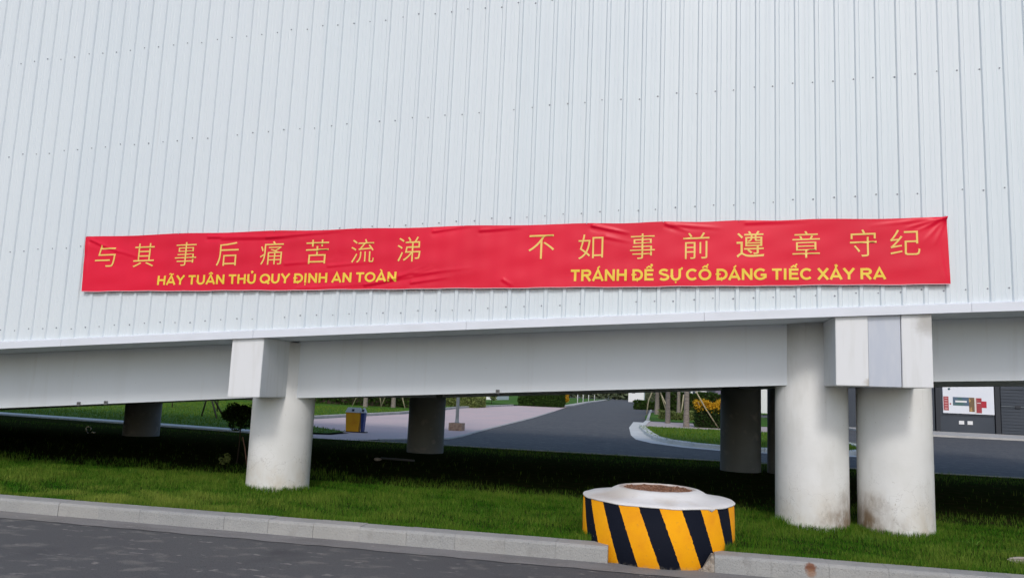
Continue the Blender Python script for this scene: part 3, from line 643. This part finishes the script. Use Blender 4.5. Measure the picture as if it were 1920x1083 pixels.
CH = [('与',-8.063,3.310,0.334,0.326),('其',-7.428,3.327,0.340,0.346),('事',-6.752,3.348,0.336,0.342),('后',-6.090,3.352,0.335,0.338),('痛',-5.413,3.373,0.346,0.335),('苦',-4.733,3.396,0.338,0.338),('流',-4.065,3.412,0.333,0.327),('涕',-3.399,3.436,0.329,0.342),
      ('不',-1.585,3.481,0.340,0.320),('如',-0.937,3.488,0.321,0.323),('事',-0.276,3.497,0.313,0.329),('前',0.393,3.505,0.321,0.335),('遵',1.050,3.529,0.332,0.331),('章',1.710,3.529,0.321,0.334),('守',2.369,3.550,0.303,0.333),('纪',2.840,3.561,0.334,0.313)]
for c, x, z, ww, hh in CH:
    s_ = 0.02 * ww
    place(glyphs(c, 0.0 if c == '遵' else -0.007), x - ww / 2, x + ww / 2, z - hh / 2 - s_, z - hh / 2 + s_, z + hh / 2 - s_, z + hh / 2 + s_, M_GOLD)
# heavy upright sans capitals, drawn as strokes on a cap height of 1
TH = 0.205; HT = TH / 2
def arc(cx, cy, rx, ry, a0, a1, n=14): return [(cx + rx * math.cos(math.radians(a0 + (a1 - a0) * i / n)), cy + ry * math.sin(math.radians(a0 + (a1 - a0) * i / n))) for i in range(n + 1)]
def OO(w_): return arc(w_ / 2, .5, w_ / 2 - HT, .5 - HT + .01, 0, 360, 28)
FONT = {
 'A': (1.0, [[(.08, 0), (.5, .97), (.92, 0)], [(.22, .28), (.78, .28)]]), 'C': (1.0, [arc(.52, .5, .42, .42, 42, 318, 20)]),
 'D': (.98, [[(.12, HT), (.45, HT)] + arc(.45, .5, .42, .5 - HT, -90, 90, 14) + [(.12, 1 - HT)], [(.17, 0), (.17, 1)]]),
 'E': (.90, [[(.17, 0), (.17, 1)], [(.17, HT), (.85, HT)], [(.17, .52), (.78, .52)], [(.17, 1 - HT), (.83, 1 - HT)]]),
 'G': (1.08, [arc(.54, .5, .44, .42, 44, 322, 20) + [(.93, .25), (.93, .46)], [(.56, .44), (1.02, .44)]]),
 'H': (.98, [[(.16, 0), (.16, 1)], [(.82, 0), (.82, 1)], [(.16, .52), (.82, .52)]]), 'I': (.38, [[(.19, 0), (.19, 1)]]),
 'N': (.98, [[(.16, 0), (.16, 1)], [(.82, 0), (.82, 1)], [(.18, .90), (.80, .10)]]), 'O': (1.06, [OO(1.06)]),
 'Q': (1.06, [OO(1.06), [(.62, .28), (.98, -.04)]]),
 'R': (.98, [[(.17, 0), (.17, 1)], [(.17, 1 - HT), (.60, 1 - HT)] + arc(.60, .70, .24, .205, 90, -90, 10) + [(.17, .495)], [(.52, .46), (.86, 0)]]),
 'S': (.92, [arc(.46, .715, .33, .215, 28, 200, 12) + arc(.46, .285, .35, .215, 82, -150, 16)]),
 'T': (.84, [[(.42, 0), (.42, 1)], [(.03, 1 - HT), (.81, 1 - HT)]]), 'U': (.98, [[(.16, 1), (.16, .40)] + arc(.49, .40, .33, .33, 180, 360, 14) + [(.82, 1)]]),
 'X': (.92, [[(.08, 0), (.84, 1)], [(.84, 0), (.08, 1)]]), 'Y': (.92, [[(.06, 1), (.46, .46)], [(.86, 1), (.46, .46)], [(.46, .50), (.46, 0)]])}
ACC = {'acute': [[(-.06, 1.08), (.14, 1.27)]], 'grave': [[(.06, 1.08), (-.14, 1.27)]], 'circ': [[(-.22, 1.08), (0, 1.24), (.22, 1.08)]],
       'tilde': [[(-.24, 1.12), (-.12, 1.20), (.10, 1.10), (.24, 1.19)]], 'hook': [[(-.10, 1.24), (.02, 1.30), (.09, 1.22), (.0, 1.14), (.0, 1.06)]], 'dot': [[(0, -.23), (0, -.10)]],
       'acute2': [[(.12, 1.22), (.27, 1.40)]], 'hook2': [[(.12, 1.36), (.22, 1.40), (.27, 1.33), (.20, 1.27), (.20, 1.21)]], 'horn': [[(.33, .98), (.50, 1.0), (.52, 1.14)]], 'bar': [[(-.50, .52), (-.08, .52)]]}
COMP = {'Ã': ('A', 'tilde'), 'Â': ('A', 'circ'), 'Ủ': ('U', 'hook'), 'Đ': ('D', 'bar'), 'Ị': ('I', 'dot'), 'À': ('A', 'grave'), 'Á': ('A', 'acute'), 'Ể': ('E', 'circ', 'hook2'),
        'Ự': ('U', 'horn', 'dot'), 'Ố': ('O', 'circ', 'acute2'), 'Ế': ('E', 'circ', 'acute2'), 'Ả': ('A', 'hook')}
def stroke(mb, pts, t, lift):
    P = [Vector(p) for p in pts]; closed = (P[0] - P[-1]).length < 1e-4; n = len(P); L = []; Rr = []
    for i, p in enumerate(P):
        a_ = P[i - 1] if i else (P[-2] if closed else None); b_ = P[i + 1] if i < n - 1 else (P[1] if closed else None)
        d1 = (p - a_).normalized() if a_ is not None else (b_ - p).normalized(); d2 = (b_ - p).normalized() if b_ is not None else d1
        nn = Vector((-(d1 + d2).y, (d1 + d2).x)).normalized(); c = max(.5, nn.dot(Vector((-d1.y, d1.x)))); q = nn * (t / 2 / c)
        L.append(p + q); Rr.append(p - q)
    mb.add([(v.x, v.y, lift) for v in L + Rr], [(i, i + 1, n + i + 1, n + i) for i in range(n - 1)])
def word_mesh(wd):
    mb = MB(); x = 0; k = 0
    for ch in wd:
        base = COMP.get(ch, (ch,)); adv, st_ = FONT[base[0]]
        for q in st_: stroke(mb, [(x + a_, b_) for a_, b_ in q], TH, k * .0006); k += 1
        for ac in base[1:]:
            for q in ACC[ac]: stroke(mb, [(x + adv / 2 + a_ + (0 if ac != 'bar' else .0), b_) for a_, b_ in q], TH * .62 if ac not in ('horn',) else TH * .7, k * .0006); k += 1
        x += adv + .045
    return mb, x - .045
def split_line(text, X0, X1, Z0, Z1, H0, H1):
    ws = text.split(' '); ms = [word_mesh(q) for q in ws]; sp = 0.36; tot = sum(w_ for _, w_ in ms) + sp * (len(ws) - 1); x = 0; L = lambda a_, b_, t: a_ + (b_ - a_) * t
    for mb, w_ in ms:
        xa = [p[0] for p in mb.v]; e0, e1 = min(xa), max(xa); t0 = (x + e0) / tot; t1 = (x + e1) / tot
        me = bpy.data.meshes.new('lettering'); me.from_pydata(mb.v, [], mb.f); me.update()
        place(me, L(X0, X1, t0), L(X0, X1, t1), L(Z0, Z1, t0), L(Z0, Z1, t1), L(H0, H1, t0), L(H0, H1, t1), M_YEL, (0, 1))
        x += w_ + sp
split_line('HÃY TUÂN THỦ QUY ĐỊNH AN TOÀN', -7.174, -3.545, 2.8916, 2.9935, 3.0259, 3.1284)
split_line('TRÁNH ĐỂ SỰ CỐ ĐÁNG TIẾC XẢY RA', -1.1906, 2.6196, 3.0331, 3.1098, 3.184, 3.2461)

# ------------------------------------------------------------------ striped drum
drum = empty('manhole_drum', 'squat round concrete drum with yellow and black stripes standing in the kerb', 'manhole', (-0.03, 9.35, -0.014))
MB().lathe([(0.860, -0.40), (0.860, 0.0), (0.858, 0.452)], n=96).build('striped_wall', M_STRIPE, drum)
rim = MB()
N = 96; prof = [(0.855, 0.4525), (0.861, 0.4527), (0.863, 0.462), (0.858, 0.468), (0.74, 0.478), (0.64, 0.494), (0.57, 0.515), (0.52, 0.545), (0.475, 0.565), (0.415, 0.574), (0.402, 0.570), (0.398, 0.545), (0.0001, 0.545)]
rim.lathe(prof, n=N); rim_o = rim.build('rim', M_WHITE, drum)
for v in rim_o.data.vertices:
    a_ = math.atan2(v.co.y, v.co.x); r = math.hypot(v.co.x, v.co.y)
    if r > 0.85: v.co.z += -0.006 * max(0, math.sin(a_ * 9 + 1)) - 0.03 * math.exp(-((a_ + 0.86) / 0.035) ** 2) * (v.co.z < 0.46)
    if 0.3 < r < 0.45: k = 1 + 0.012 * math.sin(a_ * 7) + 0.008 * math.sin(a_ * 17); v.co.x *= k; v.co.y *= k
gr = MB(); vs = []; fs = []; NR, NA = 22, 72
for i in range(NR + 1):
    for k in range(NA):
        r = 0.398 * i / NR; a_ = 2 * PI * k / NA; vs.append((r * math.cos(a_), r * math.sin(a_), 0.552 + RNG.normal(0, 0.006) + 0.004))
for i in range(NR):
    for k in range(NA): fs.append((i * NA + k, i * NA + (k + 1) % NA, (i + 1) * NA + (k + 1) % NA, (i + 1) * NA + k))
gr.add(vs, fs); go = gr.build('gravel_fill', M_HOLEGRAVEL, drum); go['kind'] = 'stuff'

# ------------------------------------------------------------------ small things near
# sapling in the shade beside the left front column
sp = empty('sapling', 'small dark leafy sapling in the shade behind the left front column', 'tree', (-8.05, 14.0, 0))
MB().tube([(0, 0, -0.02), (0.02, 0, 0.35), (0.0, 0.02, 0.75), (0.03, 0, 1.05)], [0.016, 0.014, 0.011, 0.006], 8).build('trunk', M_DBARK, sp)
leaves('crown', blob((0.0, 0, 0.90), (0.40, 0.40, 0.30), 3200, 20), 0.028, M_DLEAF, sp)
st = MB(); st.tube([(-7.62, 13.62, 0.0), (-7.70, 13.64, 0.30), (-7.78, 13.66, 0.52)], 0.011, 8)
tag(st.build('garden_stake', M_PINKSTAKE), 'thin reddish stake leaning in the shade by the left front column', 'stake')
P = blob((-8.02, 13.5, 0.10), (0.16, 0.14, 0.11), 260, 8)
tag(leaves('weed', P, 0.022, M_PALE_LEAF), 'pale green weed clump below the dark sapling in the shade', 'weed')
# crumpled plastic
sc = MB(); sc.tube([(-14.97 + .07 * math.cos(t * .55), 18.4 + .02 * math.sin(t * 1.1), .10 + .085 * math.sin(t * .55)) for t in range(10)], [.012, .02, .016, .02, .014, .018, .02, .012, .016, .01], 6)
sc.tube([(-14.88, 18.38, .01), (-14.84, 18.4, .05), (-14.79, 18.41, .02), (-14.76, 18.4, .04)], [.012, .018, .014, .008], 6)
tag(sc.build('plastic_scrap', M_RUBBISH), 'small curled white plastic scrap lying in the deep shade at left', 'litter')
pp = MB().tube([(-5.95, 16.25, 0.03), (-5.6, 16.2, 0.035), (-5.15, 16.1, 0.04)], 0.022, 10)
tag(pp.build('broken_pipe', M_PIPE), 'thin grey pipe lying on the ground before the middle rear column', 'pipe')
lump = MB().lathe([(0.05, 0), (0.085, 0.02), (0.07, 0.05), (0.02, 0.065), (0.0001, .066)], (-5.98, 16.1, -.01), 10, wob=.5)
tag(lump.build('rubble_lump', M_ROCK), 'pale rubble lump at the end of the thin grey pipe', 'rubble')
bm = bmesh.new(); bmesh.ops.create_icosphere(bm, subdivisions=3, radius=1)
for v in bm.verts: v.co = Vector((v.co.x * .13, v.co.y * .07, v.co.z * .03)) * (1 + .25 * math.sin(v.co.x * 5 + v.co.y * 7))
me = bpy.data.meshes.new('flat_stone'); bm.to_mesh(me); bm.free(); me.materials.append(M_ROCK)
o = bpy.data.objects.new('flat_stone', me); COL.objects.link(o); o.location = (3.84, 9.52, 0.02); tag(o, 'flat pale stone in the grass right of the paired columns', 'stone')

# ------------------------------------------------------------------ litter bin, lamp
lb = empty('litter_bin', 'orange and blue two-compartment litter bin with pale sloping lids on the paving', 'litter bin', (-10.28, 25.3, -0.03))
lb.scale = (1.08, 0.5, 1.0)
def tub(x0, x1, y0, y1, h, t, name, material):
    return MB().hexa([(x0 + t, y0 + t, 0.03), (x1 - t, y0 + t, 0.03), (x1 - t, y1 - t, 0.03), (x0 + t, y1 - t, 0.03), (x0, y0, h), (x1, y0, h), (x1, y1, h), (x0, y1, h)]).build(name, material, lb, bevel=0.01)
tub(-0.28, 0.20, -0.25, 0.25, 0.66, 0.03, 'body', M_ORANGE); q = tub(0.215, 0.33, -0.20, 0.25, 0.66, 0.03, 'body', M_BLUE); q['label'] = 'blue compartment body'
for x0, x1 in ((-0.30, 0.205), (0.212, 0.35)):
    ld = MB().hexa([(x0, -.27, .665), (x1, -.27, .665), (x1, .27, .665), (x0, .27, .665), (x0 + .05, -.12, .83), (x1 - .05, -.12, .83), (x1 - .05, .12, .83), (x0 + .05, .12, .83)]).build('lid', M_LID, lb, bevel=.008)
    xm = (x0 + x1) / 2; MB().hexa([(xm - .04, -.237, .705), (xm + .04, -.237, .705), (xm + .04, -.17, .70), (xm - .04, -.17, .70), (xm - .04, -.172, .78), (xm + .04, -.172, .78), (xm + .04, -.12, .77), (xm - .04, -.12, .77)]).build('opening', M_NAVYDARK, ld)
MB().box(-.26, .41, -.22, .22, 0, .03).build('base', M_NAVYDARK, lb)
lp = empty('street_lamp', 'grey lamp post standing on a brown stone pedestal at the paving edge', 'street lamp', (-7.85, 29.7, -0.03))
MB().box(-.26, .26, -.26, .26, 0, 0.29).build('pedestal', M_PEDESTAL, lp, bevel=.01)
MB().lathe([(.10, .29), (.10, .31), (.075, .33), (.065, .5), (.055, 3), (.045, 5.6)], n=20).build('pole', M_GREY, lp)
MB().tube([(0, 0, 5.55), (0, -.3, 5.8), (0, -.9, 5.85)], .03, 10).build('arm', M_GREY, lp)
MB().box(-.12, .12, -1.35, -.85, 5.78, 5.88).build('lamp_head', M_GREY, lp, bevel=.02)

# ------------------------------------------------------------------ dark building at right with its board
bd = empty('dark_building', 'dark grey panelled building with a big roller door behind the pavement at right', 'building', (13, 58, 0))
def bp(mb, name, material, **k):
    o = mb.build(name, material, None, **k); o.parent = bd; o.matrix_parent_inverse = Matrix.Translation((-13, -58, 0)); return o
bp(MB().box(10.5, 60, 58.15, 75, 0, 6.0), 'wall', M_NAVYWALL)
for x0, x1 in ((10.5, 14.0), (14.03, 17.3), (17.33, 18.3)): bp(MB().box(x0, x1, 58.0, 58.149, 0.06, 6.0), 'panel', M_NAVYWALL, bevel=.01)
bp(MB().box(18.35, 18.62, 57.9, 58.149, 0.06, 6), 'pier', M_NAVYDARK)
for z0, z1 in ((0.06, 1.15), (1.17, 3.6), (3.62, 6.0)): bp(MB().box(18.65, 22.0, 58.0, 58.149, z0, z1), 'panel', M_NAVYWALL)
bp(MB().box(22.05, 22.35, 57.92, 58.149, 0.06, 6), 'pier', M_NAVYDARK)
dr = bp(MB().box(22.45, 28, 58.02, 58.149, 3.05, 3.5), 'door_box', M_NAVYWALL)
for i in range(14):
    z = 0.10 + i * 0.21; bp(MB().box(22.45, 28, 58.06 - (0.012 if i % 2 else 0), 58.149, z, z + 0.19), 'door_slat', M_NAVYWALL)
bp(MB().box(22.45, 28, 58.0, 58.149, 1.90, 1.96), 'door_rail', mat('rail_grey', (.11, .13, .15), .5))
bp(MB().box(23.3, 23.62, 57.97, 58.05, 1.82, 2.0), 'door_handle', M_NAVYDARK)
bp(MB().box(28.1, 60, 58.0, 58.149, .06, 6.0), 'panel', M_NAVYWALL)
bp(MB().box(10.3, 60.2, 57.85, 75.2, 6.0, 6.25), 'roof', M_NAVYDARK)
for x0 in (19.95, 20.48):
    z0 = 0.60; tag(MB().box(x0 - .16, x0 + .16, 57.96, 57.99, z0, z0 + .24).build('notice_plate', M_TWHITE), 'left small pale plate under the notice board' if x0 < 20 else 'right small pale plate under the notice board', 'sign', 'small plates under the notice board')
nb = MB().box(18.80, 21.97, 57.88, 57.985, 1.32, 3.60).build('notice_board', M_BOARD); tag(nb, 'large white notice board with red and blue panels on the dark building', 'notice board')
def pic(x0, x1, z0, z1, material, y=57.868, name='printed_panel'): return MB().box(x0, x1, y, 57.879, z0, z1).build(name, material, nb)
pic(18.83, 19.15, 1.50, 2.44, M_BRED)
pic(19.42, 20.42, 1.85, 2.42, M_BBLUE)
pic(19.57, 20.28, 2.07, 2.19, M_TWHITE, 57.862)
pic(20.42, 20.76, 1.47, 2.42, M_BBROWN)
pic(20.80, 20.85, 1.36, 2.42, mat('board_cream', (.7, .6, .5)))
pic(20.87, 21.20, 1.40, 2.40, M_BRED); pic(20.92, 21.14, 2.05, 2.09, M_TWHITE, 57.862)
pic(21.20, 21.50, 1.76, 2.20, M_BCRIM)
pic(19.22, 19.30, 1.90, 2.0, M_BRED)
MB().tube([(19.2, 57.885, 2.95), (19.2, 57.86, 2.95)], 0.075, 16).build('printed_panel', M_BBLUE, nb)
for i in range(5):
    z = 2.3 - i * .17; pic(18.89, 19.09, z, z + .07, mat('board_pink', (.6, .3, .3)) if i == 0 else bpy.data.materials['board_pink'], 57.864)

# ------------------------------------------------------------------ trees, hedges and far things
def palm(x, y, z, h, r, label, lean=0.0):
    t = empty('palm_tree', label, 'tree', (x, y, z), 'palm trees beyond the gallery')
    pts = [(lean * (q / 6) ** 2, 0, h * q / 6) for q in range(7)]
    MB().tube([(0, 0, -.1)] + pts, [r * 1.35, r * 1.15] + [r * (1 - .06 * q) for q in range(1, 7)], 14).build('trunk', M_BARK, t)
    C = []
    for k in range(13):
        a_ = 2 * PI * k / 13 + RNG.uniform(-.2, .2); el = RNG.uniform(.2, 1.1); L = RNG.uniform(1.8, 2.4)
        s_ = np.linspace(0.1, 1, 46); hor = L * s_ * math.cos(el * .7); ver = L * (s_ * math.sin(el) - 0.75 * s_ ** 2.2)
        for sgn in (-1, 0, 1):
            ox = sgn * 0.22 * np.sin(PI * np.clip(s_, 0, 1)) 
            C.append(np.stack([lean + hor * math.cos(a_) - ox * math.sin(a_), hor * math.sin(a_) + ox * math.cos(a_), h + ver - abs(sgn) * .08], 1))
    leaves('crown', np.concatenate(C), 0.17, M_HEDGE, t)
    return t
def pole_part(tree, pts, r, material, name='support_pole'):
    o = MB().tube(pts, r, 7).build(name, material, tree); return o
L0 = palm(-20.56, 52.3, 0.02, 5.5, 0.15, 'left palm trunk on the rear lawn, above the litter bin')
pole_part(L0, [(-1.1, .3, 0), (-.55, .1, 1.1), (-0.1, 0, 2.2)], .035, M_BAMBOO); pole_part(L0, [(1.1, .3, 0), (.9, .2, 1.1), (.2, 0, 2.4)], .035, M_BAMBOO)
L1 = palm(-19.16, 54.2, 0.02, 5.8, 0.15, 'palm trunk on the rear lawn close beside the middle rear column')
pole_part(L1, [(-1.0, .2, 0), (-.6, .1, 1.0), (-.1, 0, 2.2)], .035, M_BAMBOO); pole_part(L1, [(1.0, -.3, 0), (.6, -.1, 1.0), (.1, 0, 2.2)], .035, M_BAMBOO)
I = [(-0.42, 70.5, .05, .20, 'palm on the island farthest left, thick pale trunk'), (0.36, 48.5, .04, .14, 'palm trunk rising from the pale crossing slabs of the island'),
     (1.35, 66.0, .05, .15, 'slender palm trunk behind the crossing, between two thicker ones'), (1.32, 43.7, .04, .15, 'palm beside the orange-flowered hedge, the nearest trunk on the island'), (0.5, 76, .05, .2, 'farthest palm at the back of the island')]
IP = [palm(x, y, z, 6.0 + RNG.uniform(-.4, .6), r, lab) for x, y, z, r, lab in I]
pole_part(IP[0], [(-.9, -.2, 0), (-.75, -.1, 1.2), (-.2, 0, 2.6)], .05, M_BAMBOO)
pole_part(IP[0], [(.9, .4, 0), (.5, .2, 1.2), (.1, 0, 2.6)], .05, M_BAMBOO)
pole_part(IP[2], [(-.55, -.3, 0), (-1.0, -.2, .9), (-1.4, 0, 1.7)], .045, M_BAMBOO); pole_part(IP[2], [(.1, -2, 0), (.25, -2, .9), (.35, -1.8, 1.8)], .05, M_BAMBOO)
pole_part(IP[3], [(1.70, 0.2, .02), (1.0, .1, 1.05), (.45, 0, 2.0)], .035, M_BAMBOO); pole_part(IP[3], [(.98, .4, .2), (.8, .3, .9), (.6, .2, 1.4)], .022, M_BAMBOO)
def hedge(name, label, x0, x1, y0, y1, z0, z1, n, size, material, cat='hedge', group=None):
    h = empty(name, label, cat, ((x0 + x1) / 2, (y0 + y1) / 2, z0), group); cx, cy = (x0 + x1) / 2, (y0 + y1) / 2
    MB().box(x0 - cx + .12, x1 - cx - .12, y0 - cy + .12, y1 - cy - .12, 0.0, z1 - z0 - .15).build('branches', M_DBARK, h)
    P = hedgepts(x0 - cx, x1 - cx, y0 - cy, y1 - cy, 0, z1 - z0, n); leaves('foliage', P, size, material, h); return h
fh = hedge('flowering_hedge', 'dense green hedge topped with orange flowers on the palm island', 1.75, 4.7, 43.9, 46, 0.03, 1.15, 9000, .06, M_DLEAF)
P = hedgepts(-1.45, 1.45, -1.05, 1.0, 0.95, 1.45, 5200); P[:, 2] += .05 * np.sin(P[:, 0] * 7 + 1) + RNG.normal(0, .05, len(P)); leaves('blossom', P, .055, M_FLOWER, fh)
hedge('hedge', 'long dark hedge behind the rear lawn and litter bin', -58, -17.6, 55.5, 57.5, 0.0, 2.6, 30000, .14, M_HEDGE)
hedge('hedge', 'dark green hedge at the far end of the pink paving', -15.6, -10.9, 85, 88.5, 0.0, 2.2, 12000, .12, M_HEDGE)
hedge('hedge', 'low green hedge along the left edge of the pink paving, far off', -19.5, -15.9, 66, 70, 0.0, 1.0, 5000, .10, M_PALE_LEAF)
hedge('hedge', 'low clipped hedge beyond the island on the right of the far road', -3.4, 9.0, 96, 99, 0.0, 1.0, 8000, .14, M_HEDGE)
hedge('hedge', 'brown green hedge across the end of the far road', -11, 2, 262, 266, 0.0, 2.6, 8000, .30, M_FARTREE)
hedge('hedge', 'low green planting behind the palms at the back of the island', -.6, 7.5, 76.5, 78.5, 0.0, 2.1, 11000, .11, M_HEDGE)
hedge('hedge', 'loose yellow green planting between the palm trunks on the island', -.2, 3.6, 56.0, 57.4, 0.0, .62, 5000, .07, M_PALE_LEAF)
# red leaved shrubs and the A-frame of stakes on the rear lawn
def shrub(name, label, x, y, z, r, hgt, material, n=900, size=.05):
    s_ = empty(name, label, 'shrub', (x, y, z)); MB().tube([(0, 0, -.05), (0, 0, hgt * .6)], .03, 6).build('stem', M_DBARK, s_)
    leaves('foliage', blob((0, 0, hgt * .62), (r, r, hgt * .5), n, 9), size, material, s_); return s_
shrub('shrub', 'small red leaved shrub on the rear lawn beside the left rear column', -24.3, 35.6, .02, .5, 1.0, M_REDLEAF)
shrub('shrub', 'red brown shrub at the near end of the far kerb', -12.2, 95.5, .03, .75, 1.8, M_REDLEAF, 1200, .09)
shrub('shrub', 'yellow and orange flowering shrub by the far kerb', -13.6, 112, .03, .9, 1.5, M_FLOWER, 900, .1)
shrub('shrub', 'green bushy shrub on the rear lawn, left of the left front column', -20.5, 33.5, .02, .9, 1.5, M_HEDGE, 1800, .07)
shrub('shrub', 'light green rounded shrub beyond the paving, left of the far hedge', -18.4, 84, .03, .9, 1.7, M_PALE_LEAF, 900, .09)
tr = empty('stake_tripod', 'dark wooden stakes leaning together like an A on the rear lawn', 'stakes', (-18.0, 28.7, .02))
for dx, dy in ((-.55, .5), (.95, -.8), (.2, .9)): MB().tube([(dx, dy, 0), (dx * .5, dy * .5, .55), (0, 0, 1.1)], .035, 7).build('stake', M_DSTAKE, tr)
# bollards along the far kerb
bo = None
spots = [(-12.75, 94, 'white post at the near end of the far kerb, beside the red shrub'), (-11.9, 112, 'second white post along the far kerb from the red shrub'), (-12.3, 124, 'third white post along the far kerb'), (-12.9, 140, 'fourth white post along the far kerb'), (-14, 165, 'farthest white post along the far kerb')]
for x, y, lab in spots:
    o = bpy.data.objects.new('marker_post', bo.data) if bo else MB().lathe([(.06, 0), (.06, 1.3), (.04, 1.36)], n=12).build('marker_post', M_TWHITE)
    if bo: COL.objects.link(o)
    bo = bo or o; o.location = (x, y, .05); tag(o, lab, 'post', 'white posts along the far kerb')
# far buildings
def far_building(name, label, x0, x1, y, dpt, h, wins, material, z=0.0):
    b_ = empty(name, label, 'building', ((x0 + x1) / 2, y, z)); cx = (x0 + x1) / 2
    MB().box(x0 - cx, x1 - cx, 0, dpt, -.5, h).build('wall', material, b_); MB().box(x0 - cx - .2, x1 - cx + .2, -.2, dpt + .2, h, h + .25).build('roof', M_TRIM, b_)
    for (a_, c_, z0, z1) in wins: MB().box(a_ - cx, c_ - cx, -.05, .1, z0, z1).build('window', M_GLASS, b_)
    return b_
wins = [(3.5 + .62 * i, 3.5 + .62 * i + .34, 1.5 + (.35 if i % 2 else 0), 2.5) for i in range(4)] + [(3.2 + 1.5 * i, 4.2 + 1.5 * i, 3.6, 5.0) for i in range(2)]
far_building('white_building', 'white building with small dark windows behind the flowering hedge', 1.2, 6.0, 110, 12, 7, wins, M_TWHITE)
far_building('navy_building', 'narrow dark navy block right of the white building', 6.02, 7.1, 109.5, 12, 7, [(6.3, 6.8, 3.5, 5)], M_NAVYWALL)
far_building('mauve_building', 'mauve grey block right of the navy block', 7.12, 9.6, 110, 12, 6, [(7.6, 8.6, 3.4, 4.8)], M_MAUVE)
far_building('low_white_building', 'low white building past the far end of the road', -8.6, -4.6, 205, 10, 4, [(-7.6, -6.9, 2.2, 3.2)], M_TWHITE)
far_building('long_white_building', 'long pale building beyond the lawn at the end of the paving', -42, -25.5, 120, 10, 5, [(-40 + 2.6 * i, -39 + 2.6 * i, 1.2, 2.6) for i in range(6)], M_TWHITE)
far_building('pale_building', 'pale building seen through the gap beside the right rear columns', 11.5, 24, 108, 10, 7, [(13 + 2.6 * i, 14.1 + 2.6 * i, 3.2, 4.6) for i in range(4)], M_TWHITE)
# distant tree belt that closes the view
n = 60000; a_ = RNG.uniform(-190, 230, n); top = 9 + 2.5 * np.sin(a_ * .11) + 1.6 * np.sin(a_ * .31 + 1) + 1.0 * np.sin(a_ * .9)
P = np.stack([a_, 285 + RNG.uniform(-4, 4, n), RNG.uniform(0, 1, n) ** .8 * top], 1)
tag(leaves('distant_trees', P, 0.8, M_FARTREE), 'belt of distant trees closing the view beyond the road', 'trees', kind='stuff')
